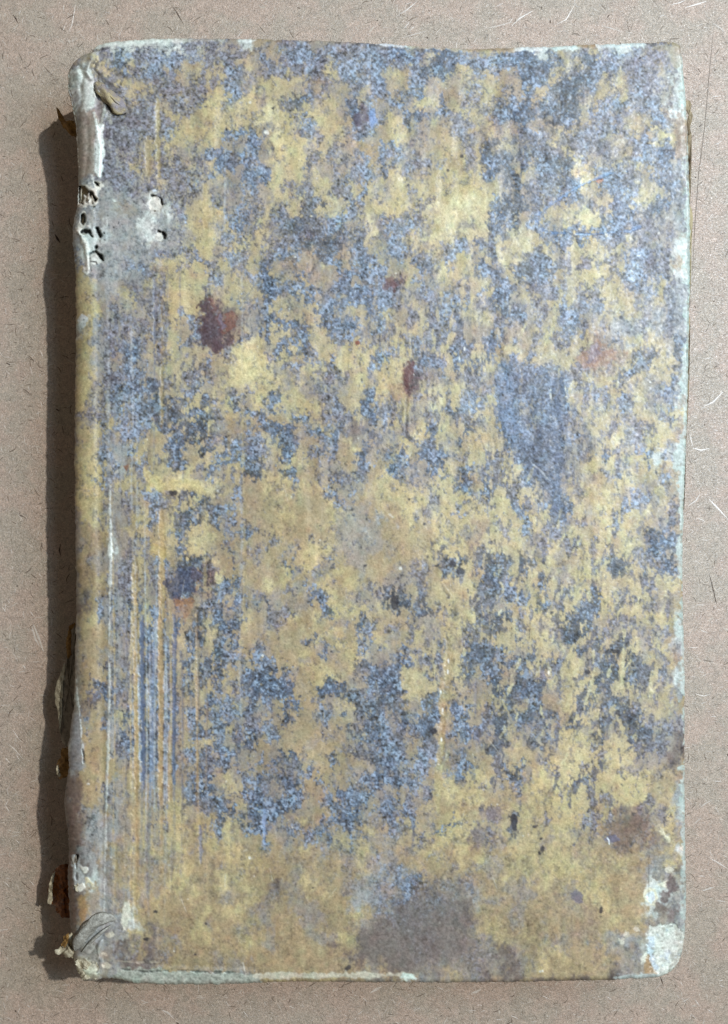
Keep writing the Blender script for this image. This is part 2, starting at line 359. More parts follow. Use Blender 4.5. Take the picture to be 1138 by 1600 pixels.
for (x, ya, yb, w, ci_) in RIBS:                # the cover's pressed ribs run on, fading out at both ends
    nseg = int((yb - ya) / 26)
    for q in range(nseg):
        t = (q + .5) / nseg
        kk = (.85 if ya > 690 else .45) * min(1, 5 * t, 3.0 * (1 - t)) * rs.uniform(.55, 1)
        y0_ = ya + (yb - ya) * q / nseg; y1_ = ya + (yb - ya) * (q + 1) / nseg + 3
        o0 = 1.7 * math.sin(y0_ * .011 + x); o1 = 1.7 * math.sin(y1_ * .011 + x)
        cc_ = RC[ci_] if y0_ < 1240 or ci_ in (0, 4) else tuple(int(.4 * a_ + .6 * b_) for a_, b_ in zip(RC[ci_], (162, 150, 122)))
        line([(x + o0, y0_), (x + o1, y1_)], w * rs.uniform(.7, 1.1), cc_, rag=.5, soft=1.2, k=kk, dz=(-.45 if ci_ in (4, 5, 0, 3) else .3) * kk)
for _ in range(16):                             # fine ribs rubbed by the spine side
    x = rs.uniform(168, 330) if rs.rand() < .8 else rs.uniform(330, 440)
    ya = rs.uniform(380, 1150); yb = min(1490, ya + rs.uniform(90, 420))
    n = max(3, int((yb - ya) / 25)); xs = [(x + 1.5 * math.sin(q * .5 + x) + rs.normal(0, .25), ya + (yb - ya) * q / (n - 1)) for q in range(n)]
    ws_ = [max(.7, rs.uniform(1.2, 3.2)) for _ in xs]
    c_ = [(176, 160, 116), (150, 150, 152), (172, 176, 178), (118, 122, 138), (158, 134, 98)][rs.randint(5)]
    line(xs, ws_, c_, rag=1.1, soft=1.3, k=rs.uniform(.25, .6), dz=rs.choice([-.5, -.35, .3]))
for _ in range(280):                            # short rubbed wrinkles right of the middle
    x, yv = rs.normal(890, 110), rs.normal(960, 190)
    if not (640 < x < 1055 and 480 < yv < 1330): continue
    L = rs.uniform(8, 34); a = 1.57 + rs.normal(.24, .26)
    dk = rs.rand() < .5
    line([(x, yv), (x + L * .5 * math.cos(a) + rs.normal(0, 1.5), yv + L * .5 * math.sin(a)), (x + L * math.cos(a), yv + L * math.sin(a))], [1, rs.uniform(2, 4.5), 1], (96, 98, 110) if dk else (196, 186, 140), rag=1.3, soft=1.2, k=rs.uniform(.35, .8), dz=-.15 if dk else .1)
# the crease where the board hinges
cr = [(172, 760), (172, 800), (173, 850), (172, 900), (171, 960), (170, 1020), (171, 1080), (169, 1150), (167, 1220), (165, 1300), (163, 1380), (162, 1450)]
line(cr, [1, 2, 4.5, 2.6, 2, 1.8, 2.4, 3.6, 2.6, 3.2, 2.6, 1], (196, 200, 192), rag=.8, soft=1.2, k=.75, dz=1.2)
line([(166, 420), (168, 520), (169, 640), (170, 760)], 3, (158, 160, 160), rag=1.2, soft=1.5, k=.5, dz=.6)
spot(173, 858, 4, 12, (216, 220, 210), rag=.8)
# --- worn white vellum at the head of the spine
poly([(115, 113), (126, 108), (143, 112), (150, 126), (149, 142), (152, 152), (146, 168), (138, 176), (132, 184), (126, 178), (125, 150), (117, 126)], WHITE, rag=1.6, soft=1.4, dz=.8)
poly([(126, 176), (148, 170), (150, 205), (147, 272), (128, 275), (124, 240)], (150, 138, 122), rag=1.5, soft=2, k=.8)
poly([(146, 148), (158, 160), (164, 178), (156, 195), (150, 178)], (140, 130, 124), rag=1, k=.7)
line([(165, 163), (162, 178), (157, 197)], 3, WHITE, rag=.8)
line([(147, 176), (150, 190), (152, 205)], 3, WHITE, rag=.8, k=.8)
poly([(150, 198), (161, 196), (163, 240), (161, 268), (156, 277), (149, 266), (149, 230)], (214, 222, 214), rag=1.2, dz=.8)
line([(118, 118), (122, 160), (124, 220)], 7, (116, 108, 98), rag=1, soft=2, k=.6)
# --- torn holes over the upper band
poly([(146, 283), (158, 283), (163, 290), (156, 296), (147, 296)], (216, 214, 200), rag=1.2)
poly([(122, 290), (136, 288), (152, 294), (155, 318), (140, 322), (122, 324)], (206, 204, 190), rag=1.4)
poly([(124, 291), (132, 291), (137, 298), (145, 299), (152, 312), (149, 317), (142, 307), (139, 300), (137, 307), (131, 303), (128, 318), (124, 318)], DARK, rag=.9, dz=-16)
poly([(148, 284), (156, 286), (155, 291), (150, 290)], DARK, rag=.7, dz=-12)
line([(131, 332), (129, 350), (124, 360)], 9, (206, 206, 192), rag=1.2)
spot(130, 341, 3.4, 7.5, DARK, rag=.7, dz=-16)
line([(122, 360), (128, 366), (134, 382), (138, 398), (139, 412), (137, 424)], [8, 8, 7, 7, 8, 10], (208, 208, 196), rag=1.4, dz=1.6)
line([(128, 363), (134, 362), (139, 362), (144, 370)], [5, 6, 4, 2], DARK, rag=.9, dz=-12)
line([(139, 370), (146, 378), (150, 392), (142, 396)], 9, (176, 186, 180), rag=1.6, k=.8)
poly([(150, 355), (168, 356), (172, 368), (166, 380), (156, 372)], (186, 192, 190), rag=1.6, k=.7)
line([(152, 357), (155, 364), (158, 369)], [4, 5, 5], DARK, rag=.9, dz=-13)
spot(151, 386, 2, 3, DARK, dz=-10)
poly([(142, 396), (152, 396), (161, 404), (160, 412), (142, 412)], (196, 200, 190), rag=1.2)
line([(141, 396), (150, 393), (156, 398), (160, 406)], [1.5, 2.5, 5, 5], DARK, rag=.9, dz=-12)
line([(141, 396), (141, 412), (142, 424)], 1.6, (50, 46, 40), rag=.3, dz=-3)
line([(143, 408), (150, 409), (152, 413)], 1.6, (60, 56, 50), rag=.6)
for (x, yv) in [(163, 364), (164, 375), (169, 337), (132, 292), (178, 355), (233, 345), (238, 350)]:
    spot(x, yv, 1.4, 1.4, (60, 58, 56), rag=.3)
spot(243, 318, 10.5, 13, (202, 200, 186), rag=1.5, dz=-2.0)
line([(238, 306), (246, 305), (252, 311), (254, 319)], [1.6, 2.2, 3.2, 1.5], DARK, rag=.7, dz=-8)
spot(242, 330, 2, 2, (90, 76, 60))
poly([(214, 343), (228, 342), (234, 334), (241, 350), (238, 364), (230, 366), (224, 352)], (196, 200, 192), rag=1.4)
spot(250, 369, 7, 7, (206, 206, 194), rag=1.2, dz=-1.5)
line([(248, 361), (253, 363), (258, 366), (257, 372)], [3, 4, 4, 3], DARK, rag=.7, dz=-8)
line([(222, 380), (232, 382), (240, 374)], 3, (190, 188, 174), rag=1.4, k=.6)
spot(179, 313, 2.6, 2, WHITE); spot(242, 298, 3, 2, (198, 208, 214)); spot(129, 503, 6, 11, (196, 206, 200), rag=1.4)
spot(131, 500, 1, 1, (80, 90, 90))
for (x, yv, rx, ry, a_) in [(127, 305, 1.3, 9, 4), (138, 310, 1.3, 8, -10), (146, 312, 1.3, 7, -18)]:      # threads left standing in the torn gap
    spot(x, yv, rx, ry, (176, 168, 148), ang=a_, rag=.6, dz=10)
for _ in range(40):
    x, yv = rs.uniform(122, 168), rs.uniform(284, 424)
    spot(x, yv, rs.uniform(.8, 2.4), rs.uniform(.6, 1.6), [(214, 210, 196), (120, 116, 108), (188, 184, 170)][rs.randint(3)], ang=rs.uniform(0, 180), rag=.8, k=.6, dz=rs.uniform(-1, 1.2))
for _ in range(60):                             # scuffed grey band: soft pale scratches
    x, yv = rs.uniform(150, 260), rs.uniform(300, 420)
    spot(x, yv, rs.uniform(2, 9), rs.uniform(.8, 2.2), [(190, 192, 184), (132, 132, 128), (172, 170, 156)][rs.randint(3)], ang=rs.normal(10, 30), rag=1.2, soft=1.2, k=.35, dz=rs.uniform(-.5, .7))
# --- red-brown and dark blots
poly([(316, 462), (326, 468), (336, 485), (345, 505), (350, 545), (338, 552), (318, 545), (310, 515), (314, 490)], (84, 58, 64), rag=4.5, soft=3, k=.8)
poly([(346, 500), (362, 488), (372, 508), (362, 516), (350, 524)], (128, 76, 60), rag=3.5, soft=3, k=.75)
line([(328, 468), (340, 490), (350, 512)], 7, (126, 82, 74), rag=1.8, soft=2, k=.6)
line([(343, 492), (350, 512)], 5, (120, 126, 150), rag=2.2, soft=2, k=.5)
poly([(598, 436), (612, 432), (622, 446), (614, 454), (601, 450)], (112, 70, 66), rag=3.5, soft=3, k=.7)
poly([(638, 566), (648, 566), (646, 592), (636, 615), (628, 600), (632, 580)], (104, 58, 54), rag=2.6, soft=2.4, k=.85)
poly([(606, 600), (628, 590), (634, 620), (616, 628)], (170, 140, 104), rag=3, soft=4, k=.6)
poly([(926, 530), (936, 522), (944, 545), (975, 548), (930, 572), (912, 578), (905, 560)], (158, 116, 86), rag=4, soft=5, k=.65)
poly([(932, 553), (958, 545), (948, 560), (932, 566)], (146, 108, 84), rag=1.5, soft=2, k=.7)
poly([(918, 540), (932, 535), (940, 552), (918, 568)], (122, 108, 122), rag=2.5, soft=2.5, k=.7)
poly([(193, 728), (204, 722), (198, 736)], (140, 98, 76), rag=.8)
poly([(272, 936), (302, 934), (298, 944), (276, 945)], (150, 112, 80), rag=2, soft=2)
poly([(280, 944), (300, 946), (290, 975), (284, 960)], (160, 124, 92), rag=1.6, soft=2, k=.7)
poly([(302, 884), (314, 890), (312, 920), (305, 926)], (146, 108, 80), rag=2, soft=2, k=.7)
poly([(262, 905), (278, 888), (300, 882), (312, 886), (310, 912), (304, 928), (270, 934), (260, 922)], (74, 84, 110), rag=3.5, soft=2.6, k=.75, tex=.22)
spot(562, 187, 10, 11, (84, 76, 92), rag=2.5, soft=2.5, k=.85)
spot(582, 185, 5, 12, (118, 152, 200), rag=2, soft=1.6, k=.7)
poly([(858, 1078), (866, 1092), (880, 1102), (874, 1112), (850, 1104), (846, 1092)], (156, 130, 98), rag=3, soft=4, k=.55)
spot(559, 535, 3, 3, (146, 88, 64), rag=1); spot(937, 281, 4, 5, (176, 132, 104), rag=1)
spot(937, 279, 2.5, 1.4, (80, 46, 40))
spot(768, 1272, 15, 14, (136, 122, 120), rag=3, soft=3, k=.7)
spot(750, 1305, 10, 16, (138, 126, 122), rag=3, soft=3, k=.6)
spot(985, 1300, 32, 26, (146, 118, 90), rag=9, soft=10, k=.55)
spot(992, 1290, 14, 14, (118, 96, 88), rag=6, soft=6, k=.5)
spot(957, 1311, 10, 5, (102, 104, 124), rag=1.6, k=.8)
line([(949, 1309), (952, 1313), (952, 1319)], 1.6, (220, 226, 230), rag=.2)
spot(902, 1401, 8, 10, (118, 112, 124), rag=2.4, soft=2.4, k=.85)
spot(660, 690, 28, 14, (98, 108, 140), rag=3, soft=2, k=.0)
# vertical dark patch right of the middle
poly([(780, 560), (800, 556), (848, 590), (882, 585), (884, 640), (880, 700), (884, 760), (876, 806), (852, 800), (850, 770), (820, 730), (796, 690), (775, 640)], (92, 100, 120), rag=4, soft=5, k=.5, tex=.3)
poly([(775, 560), (794, 580), (806, 640), (812, 700), (792, 684), (772, 640)], (108, 132, 160), rag=4, soft=4, k=.55, tex=.3)
poly([(868, 590), (884, 590), (882, 620), (872, 690), (880, 760), (866, 796), (862, 740), (862, 640)], (76, 92, 116), rag=4, soft=4, k=.6, tex=.3)
line([(830, 722), (845, 735), (860, 752)], 1.6, (170, 176, 180), rag=.5, k=.7)
for pts in ([(860, 615), (862, 624)], [(883, 603), (887, 622)], [(884, 620), (896, 618)], [(976, 693), (982, 700)], [(957, 690), (962, 700)], [(970, 480), (963, 488)],
            [(608, 804), (614, 808)], [(1027, 700), (1038, 702)]):
    line(pts, 1.4, (204, 200, 180), rag=.7, k=.7)
# blots of dark ink, lower right
for (x, yv, rx, ry, a) in [(708, 880, 6, 5, 0), (720, 893, 7, 5, 35), (682, 884, 4, 3, 0), (962, 1018, 7, 4, 0), (918, 1050, 4, 4, 0), (617, 940, 6, 12, 20),
                           (965, 1113, 3, 3, 0), (803, 1281, 5, 8, 0), (805, 1293, 3, 4, 0), (848, 1327, 3, 6, 10), (845, 1334, 2, 2, 0), (845, 1311, 3, 2, 0), (836, 1292, 2.4, 2, 0),
                           (971, 497, 3.2, 3.4, 0), (663, 818, 3.2, 3, 0), (498, 452, 2.6, 2.4, 0), (427, 168, 1.9, 1.9, 0), (322, 1444, 3.2, 3.2, 0), (940, 1423, 2, 6, 0),
                           (940, 1432, 3, 3, 0), (305, 1491, 1.6, 1.6, 0), (489, 1388, 1.7, 1.7, 0), (552, 1315, 1.5, 1.5, 0), (246, 524, 1.8, 1.8, 0), (337, 203, 1.7, 1.7, 0),
                           (371, 168, 1.2, 1.2, 0), (722, 243, 2, 2, 0), (700, 265, 1.6, 1.6, 0), (615, 291, 1.5, 1.5, 0), (1020, 953, 2.4, 2.4, 0), (863, 958, 2, 2, 0),
                           (672, 1240, 1.6, 1.6, 0), (643, 1186, 1.4, 1.4, 0), (678, 1142, 8, 4, 20), (981, 566, 2, 2, 0), (172, 500, 3, 3, 0), (271, 770, 9, 5, 0), (198, 715, 2, 2, 0),
                           (544, 1512, 5, 4, 0), (228, 1467, 5, 3, 30), (243, 1425, 4, 3, 0), (780, 112, 3, 3, 0), (551, 582, 1.6, 2, 0), (508, 95, 3, 2, 0), (494, 113, 2.6, 2.4, 0),
                           (513, 116, 3, 1.6, 30), (485, 295, 2, 2, 0), (497, 281, 1.5, 1.5, 0), (498, 295, 1.5, 1.5, 0), (543, 310, 1.8, 1.8, 0), (551, 328, 1.8, 1.8, 0), (640, 780, 1.5, 1.5, 0),
                           (1000, 1018, 3, 2, 0), (570, 884, 3, 4, 0), (1046, 235, 8, 3, 0), (1012, 310, 2, 4, 0)]:
    spot(x, yv, rx, ry, (52, 50, 58), rag=.9, soft=1.1, k=.88)
# white flecks of dust and lost skin
for (x, yv, r) in [(626, 888, 2.6), (570, 891, 1.5), (687, 1442, 1.8), (391, 160, 2), (416, 206, 3.4), (382, 184, 1), (1029, 364, 2), (601, 512, 1.3), (695, 395, 1.5), (697, 138, 1.4),
                   (174, 1340, 2.2), (197, 1352, 1.4), (138, 1225, 1.8), (317, 1236, 1.2), (848, 1517, 1.6), (844, 1518, 2), (390, 1340, 2.6), (457, 1293, 2), (272, 1486, 1.5), (275, 690, 1.2),
                   (411, 1025, 2), (658, 1092, 1.6), (1016, 597, 2), (836, 85, 1.5), (1045, 120, 1.5), (148, 1352, 1.2), (455, 568, 1)]:
    spot(x, yv, r * .8, r * .8, (212, 212, 200), rag=.5, k=.8)
for _ in range(260):
    x, yv = rs.uniform(170, 1060), rs.uniform(85, 1510)
    spot(x, yv, rs.uniform(.6, 1.3), rs.uniform(.6, 1.3), (70, 66, 70) if rs.rand() < .62 else (206, 206, 192), rag=.2, k=.7)
for _ in range(130):                            # hair scratches
    x, yv, L = rs.uniform(180, 1050), rs.uniform(90, 1500), rs.uniform(8, 34)
    a = rs.normal(1.57, .5)
    line([(x, yv), (x + L * math.cos(a), yv + L * math.sin(a))], .8, (206, 204, 188) if rs.rand() < .6 else (120, 106, 92), rag=.3, soft=.7, k=.4)
# the scratched loop, upper right, and light scratches in the blue
ring = [(980, 267), (962, 268), (945, 274), (925, 282), (905, 291), (890, 300), (878, 308)]
line(ring, [1, 1.3, 3, 1.6, 2, 4, 3], (118, 150, 184), rag=1.0, k=.75, dz=-.7)
line([(880, 305), (868, 316), (852, 326), (842, 336), (838, 345), (842, 354), (850, 360), (862, 363)], [2, 5, 2, 1.4, 2, 2, 1.4, 2], (108, 138, 178), rag=1.4, k=.6, dz=-.4)
line([(862, 363), (885, 365), (910, 366), (935, 365), (960, 363), (985, 361), (1000, 354)], [2, 3, 3, 3, 2.4, 3, 4], (90, 124, 164), rag=1.2, k=.75, dz=-.7)
line([(884, 366), (930, 367)], 1, (176, 206, 226), rag=.6, k=.8)
line([(412, 1278), (411, 1322)], [2, 4], (132, 160, 192), rag=.9, soft=1.4, k=.5)
line([(520, 72), (508, 86), (490, 106)], 1.6, (118, 112, 122), rag=.6, k=.7)
# yellow cross streak and pale clean places
poly([(222, 728), (240, 742), (262, 752), (300, 750), (318, 760), (325, 772), (290, 764), (250, 770), (232, 764)], (200, 184, 122), rag=2.5, soft=2.5, k=.75)
poly([(362, 545), (385, 542), (400, 560), (408, 585), (388, 600), (368, 596), (360, 570)], (206, 190, 134), rag=5, soft=9, k=.7)
poly([(236, 846), (262, 858), (264, 874), (236, 866)], (186, 164, 100), rag=2, soft=2, k=.7)
line([(930, 1040), (924, 1070), (915, 1100)], [3, 6, 4], (194, 186, 142), rag=1.2, k=.75)
line([(976, 986), (974, 1030), (972, 1075)], [4, 5, 6], (194, 186, 140), rag=1.2, k=.8)
line([(870, 490), (862, 515), (852, 540)], 4, (190, 180, 130), rag=1.4, k=.6)
spot(640, 1065, 14, 24, (190, 176, 128), rag=3, soft=2, k=.8); spot(652, 320, 0.1, .1, (0, 0, 0), k=0)
spot(700, 1230, 16, 12, (190, 180, 128), rag=4, soft=4, k=.5)
# smooth dark damp stain, foot of the board
poly([(575, 1500), (566, 1462), (600, 1430), (650, 1415), (700, 1430), (722, 1470), (716, 1500), (640, 1514)], (122, 108, 96), rag=8, soft=20, k=.5)
poly([(560, 1470), (600, 1440), (640, 1400), (670, 1385), (720, 1400), (738, 1440), (742, 1490), (700, 1512), (600, 1512), (552, 1500)], (126, 120, 114), rag=10, soft=22, k=.45)
# --- edges worn to the pale core
EY = [95, 108, 118, 140, 165, 186, 200, 232, 245, 262, 300, 340, 356, 375, 400, 425, 450, 480, 520, 560, 585, 600, 625, 650, 672, 695, 712, 735, 760, 800, 838, 850, 872, 900, 945, 975, 992, 1010, 1022, 1042, 1060, 1072, 1086, 1095, 1150, 1190, 1202, 1225, 1245, 1262, 1290, 1320, 1345, 1380, 1430, 1600]
EW = [4, 12, 16, 16, 11, 4, 1, 1, 8, 9, 9, 8, 10, 20, 19, 12, 9, 9, 8, 10, 14, 20, 19, 11, 7, 12, 24, 22, 12, 9, 9, 17, 14, 8, 8, 15, 15, 10, 4, 10, 20, 22, 9, 3, 2, 2, 9, 12, 14, 8, 8, 7, 10, 12, 9, 8]
RX = np.interp(PY[:, 0], [60, 100, 160, 300, 420, 560, 700, 860, 1000, 1200, 1350, 1450, 1540], [1064, 1067, 1073, 1077, 1078, 1076, 1070, 1068, 1070, 1071, 1072, 1070, 1066])
wid = np.interp(PY[:, 0], EY, EW) * .72
sd = (RX[:, None] - PX) - wid[:, None] + 2.6 * ragn + 1.5 * fbm([(26, 1)], 143)
m = sstep(1.2, -1.2, sd) * sstep(95, 110, PY) * sstep(1540, 1500, PY)
c = (lin(172, 184, 174) * (1 - .7 * sstep(.3, 1.8, fbm([(9, 1), (3, .8), (1.6, .5)], 141))[..., None] * (1 - lin(150, 138, 116) / lin(178, 194, 186)))) * (1 + .09 * grain[..., None] + .05 * strk)
COL = COL * (1 - .92 * m[..., None]) + c * .92 * m[..., None]
poly([(1058, 175), (1066, 178), (1074, 200), (1074, 242), (1060, 246), (1056, 210)], (150, 132, 112), rag=1.5, soft=1.5, k=.85)
line([(1064, 180), (1067, 240)], 1.5, (190, 182, 166), rag=.5, k=.6)
line([(1066, 186), (1069, 243)], 1.2, (190, 182, 166), rag=.5, k=.6)
for (xa, xb, w, col, k) in [(150, 202, 11, WHITE, .95), (200, 286, 9, WHITE, .9), (286, 350, 4, (180, 176, 160), .5), (376, 402, 6, (206, 214, 208), .8), (470, 560, 3, (170, 160, 140), .5), (590, 640, 7, (214, 222, 224), .7),
                         (640, 735, 6, (190, 176, 150), .75), (735, 812, 8, (168, 148, 116), .8), (812, 905, 12, (200, 210, 204), .85), (905, 935, 10, (176, 148, 112), .8), (935, 1005, 10, (200, 210, 206), .8)]:
    n = 8
    ty = np.interp(np.linspace(xa, xb, n), [150, 200, 290, 400, 560, 640, 740, 820, 940, 1040], [70, 65, 62, 63, 66, 71, 77, 74, 70, 66])
    line(list(zip(np.linspace(xa, xb, n), ty)), w, col, rag=1.6, soft=1.4, k=k)
poly([(1020, 66), (1062, 70), (1066, 100), (1054, 108), (1048, 84), (1020, 76)], (160, 148, 118), rag=2, k=.6)
# foot edge
poly([(185, 1512), (240, 1514), (300, 1518), (360, 1518), (408, 1521), (408, 1545), (180, 1545), (178, 1524)], (158, 164, 150), rag=2, soft=1.2, k=.95, tex=.16)
line([(190, 1514), (230, 1518), (290, 1516), (330, 1519), (390, 1519)], 1.2, (80, 84, 76), rag=.8, k=.9, dz=-2)
line([(170, 1500), (215, 1504), (250, 1503)], 2, (186, 178, 156), rag=.8, k=.6)
line([(400, 1525), (470, 1525), (540, 1523), (640, 1524)], [10, 8, 6, 5], (190, 186, 164), rag=1.5, soft=1.5, k=.8)
line([(380, 1505), (384, 1522)], 2, (200, 196, 178), rag=.5, k=.8)
spot(640, 1527, 10, 4.5, (188, 204, 190), rag=1.4)
line([(960, 1528), (1000, 1526), (1030, 1524)], [2, 6, 8], (178, 192, 186), rag=1.2, k=.9)
# corner patches of white
poly([(1018, 1449), (1030, 1446), (1054, 1446), (1068, 1458), (1070, 1478), (1067, 1502), (1056, 1516), (1036, 1528), (1024, 1524), (1017, 1506), (1011, 1494), (1013, 1470)], (200, 205, 192), rag=3.2, soft=1.3, dz=-1.6, tex=.12)
poly([(1013, 1465), (1024, 1462), (1022, 1490), (1030, 1512), (1022, 1516), (1011, 1494)], (188, 204, 216), rag=1.5, soft=2, k=.7, dz=-.3)
poly([(1004, 1498), (1014, 1492), (1020, 1512), (1026, 1522), (1008, 1520)], (166, 138, 96), rag=1.6, soft=1.4, k=.9)
poly([(1001, 1497), (1010, 1488), (1009, 1504), (1001, 1508)], (206, 204, 186), rag=1, k=.9)
poly([(1054, 1450), (1066, 1462), (1066, 1500), (1052, 1516), (1040, 1522), (1048, 1500), (1058, 1486)], (166, 164, 148), rag=3, soft=2, k=.6, dz=-.5, tex=.2)
for _ in range(26):
    spot(rs.uniform(1018, 1064), rs.uniform(1450, 1520), rs.uniform(1, 4), rs.uniform(1, 3), [(150, 146, 130), (226, 230, 222), (178, 190, 196)][rs.randint(3)], ang=rs.uniform(0, 180), rag=1.2, k=.6, dz=rs.uniform(-.8, .8))
poly([(1016, 1386), (1026, 1388), (1029, 1403), (1024, 1416), (1016, 1414), (1006, 1403), (1007, 1390)], (210, 208, 180), rag=1, soft=1.2)
spot(1018, 1401, 6, 9, (200, 214, 214), rag=1)
poly([(1025, 1382), (1041, 1376), (1042, 1388)], (212, 208, 184), rag=.8)
for pts, col in (([(1048, 1368), (1058, 1372), (1058, 1392), (1046, 1398), (1042, 1386)], (112, 96, 92)), ([(1034, 1392), (1046, 1394), (1050, 1406), (1032, 1410), (1030, 1402)], (116, 98, 92)),
                 ([(1058, 1348), (1064, 1352), (1062, 1364), (1056, 1360)], (122, 108, 94)), ([(1058, 1412), (1064, 1416), (1060, 1428), (1056, 1424)], (120, 106, 98)),
                 ([(1044, 1420), (1054, 1424), (1054, 1440), (1044, 1440)], (134, 120, 114))):
    poly(pts, col, rag=2, soft=1.4, k=.8)
poly([(1026, 1284), (1034, 1290), (1044, 1306), (1052, 1324), (1040, 1312), (1030, 1300)], (208, 200, 166), rag=1.4, k=.85, dz=.8)
line([(1010, 1348), (1012, 1380)], 1.4, (110, 98, 80), rag=.8, k=.7, dz=-.8)
line([(1016, 1370), (1030, 1377), (1036, 1374)], 1.6, (120, 104, 82), rag=.8, k=.7, dz=-.8)
for (x, yv) in [(1065, 1325), (1043, 1358), (995, 1452), (972, 1470), (980, 1460)]:
    spot(x, yv, 4, 5, (206, 200, 178), rag=1.6, k=.7)
# spine side, lower end
poly([(116, 960), (122, 960), (124, 1100), (128, 1180), (126, 1200), (118, 1180), (117, 1060)], (166, 166, 158), rag=1.4, k=.45)
poly([(108, 1130), (126, 1110), (130, 1160), (130, 1205), (112, 1205), (104, 1180)], (138, 136, 136), rag=1.6, soft=2, k=.8)
line([(119, 1062), (120, 1090), (124, 1110), (127, 1150), (130, 1185), (131, 1205)], [3, 4, 3, 3, 2.4, 1.5], (196, 200, 194), rag=.9, k=.85, dz=1)
line([(129, 1171), (131, 1180), (131, 1192)], [1.5, 2.2, 1.2], (26, 22, 24), rag=.2, dz=-5)
line([(111, 1155), (107, 1180), (111, 1208)], 1.8, (190, 194, 188), rag=.6, k=.8)
poly([(104, 1208), (122, 1205), (128, 1240), (126, 1320), (108, 1330), (106, 1260)], (120, 98, 84), rag=3, soft=3, k=.6)
poly([(108, 1340), (116, 1335), (120, 1395), (120, 1460), (108, 1460)], (116, 88, 66), rag=2, soft=2.5, k=.6)
poly([(122, 1400), (134, 1398), (138, 1420), (134, 1440), (126, 1445)], (172, 140, 88), rag=2, soft=2, k=.75)
poly([(112, 1338), (122, 1336), (126, 1352), (132, 1370), (134, 1388), (124, 1396), (116, 1386)], (176, 182, 178), rag=1.2, k=.9)
line([(121, 1337), (118, 1346)], 4.5, (24, 22, 24), rag=.3, dz=-10)
line([(119, 1346), (120, 1374)], 1.8, (60, 62, 64), rag=.4, k=.9, dz=-5)
poly([(126, 1354), (136, 1356), (138, 1362), (132, 1366)], (204, 204, 190), rag=1, dz=1.5)
poly([(116, 1384), (130, 1380), (134, 1388), (124, 1396)], (212, 210, 194), rag=1, dz=1.5)
poly([(133, 1370), (137, 1370), (146, 1382), (144, 1386), (138, 1380), (134, 1382)], (206, 196, 160), rag=.8, dz=1.2)
poly([(134, 1390), (150, 1388), (158, 1425), (176, 1430), (160, 1440), (140, 1440)], (160, 156, 144), rag=3, soft=3, k=.6)
poly([(194, 1411), (203, 1408), (204, 1424), (209, 1435), (201, 1440), (201, 1450), (192, 1456), (190, 1438), (191, 1424)], (206, 206, 186), rag=1.2, soft=1.2, k=.92)
poly([(115, 1498), (130, 1494), (152, 1500), (156, 1520), (150, 1530), (130, 1528), (118, 1516)], (186, 182, 156), rag=2, soft=2, k=.85, tex=.2, dz=1)
poly([(126, 1478), (150, 1466), (158, 1490), (156, 1510), (130, 1500)], (150, 148, 134), rag=2, soft=2, k=.7, tex=.2)
line([(155, 1462), (150, 1480), (156, 1500), (154, 1522)], 1.5, (110, 104, 96), rag=1.2, k=.7, dz=-1.2)
for (x, yv) in [(146, 1512), (156, 1435), (150, 1430), (168, 1508), (161, 1490), (172, 1460)]:
    spot(x, yv, 4, 3, (208, 202, 178), rag=1.6, k=.7)
lum = (COL @ np.array([.25, .65, .10], np.float32))[..., None]
COL = (lum + (COL - lum) * .90) * (np.maximum(lum, .02) / .33) ** .13
chroma = fbm([(16, 1), (7, .8)], 131)[..., None] * np.array([.022, -.012, -.008], np.float32)
COL = np.clip(COL * (1 + chroma), .004, .88)
# ---------------------------------------------------------------- helpers
def world_xy(px, py, z):
    m = D / (D - z)
    return (px - CX) / m * S, -(py - CY) / m * S

def P(px, py, z):
    x, y = world_xy(px, py, z)
    return (x, y, z * S)

def make_mesh(name, verts, faces, mat, parent=None, smooth=True, cols=None):
    me = bpy.data.meshes.new(name)
    me.from_pydata([tuple(v) for v in verts], [], [tuple(f) for f in faces])
    if smooth:
        me.polygons.foreach_set('use_smooth', [True] * len(me.polygons))
    if cols is not None:
        at = me.color_attributes.new('stain', 'FLOAT_COLOR', 'POINT')
        c = np.ones((len(verts), 4), np.float32); c[:, :3] = cols
        at.data.foreach_set('color', c.ravel())
    me.materials.append(mat)
    me.validate(); me.update()
    o = bpy.data.objects.new(name, me)
    scene.collection.objects.link(o)
    if parent: o.parent = parent
    return o

def grid_mesh(name, V, mat, parent=None, cols=None, closed=False):
    """V: (rows, cols, 3) array -> one quad sheet"""
    nr, nc = V.shape[:2]
    idx = np.arange(nr * nc).reshape(nr, nc)
    if closed: idx = np.concatenate([idx, idx[:, :1]], 1)
    f = np.stack([idx[:-1, :-1], idx[1:, :-1], idx[1:, 1:], idx[:-1, 1:]], -1).reshape(-1, 4)
    me = bpy.data.meshes.new(name)
    me.vertices.add(nr * nc); me.vertices.foreach_set('co', V.reshape(-1).astype(np.float32))
    me.loops.add(f.size); me.loops.foreach_set('vertex_index', f.ravel().astype(np.int32))
    me.polygons.add(len(f)); me.polygons.foreach_set('loop_start', np.arange(0, f.size, 4, dtype=np.int32))
    me.polygons.foreach_set('loop_total', np.full(len(f), 4, np.int32))
    me.update(calc_edges=True)
    me.polygons.foreach_set('use_smooth', np.ones(len(f), bool))
    if cols is not None:
        at = me.color_attributes.new('stain', 'FLOAT_COLOR', 'POINT')
        c = np.ones((nr * nc, 4), np.float32); c[:, :3] = cols.reshape(-1, 3)
        at.data.foreach_set('color', c.ravel())
    me.materials.append(mat)
    me.update()
    o = bpy.data.objects.new(name, me)
    scene.collection.objects.link(o)
    if parent: o.parent = parent
    return o

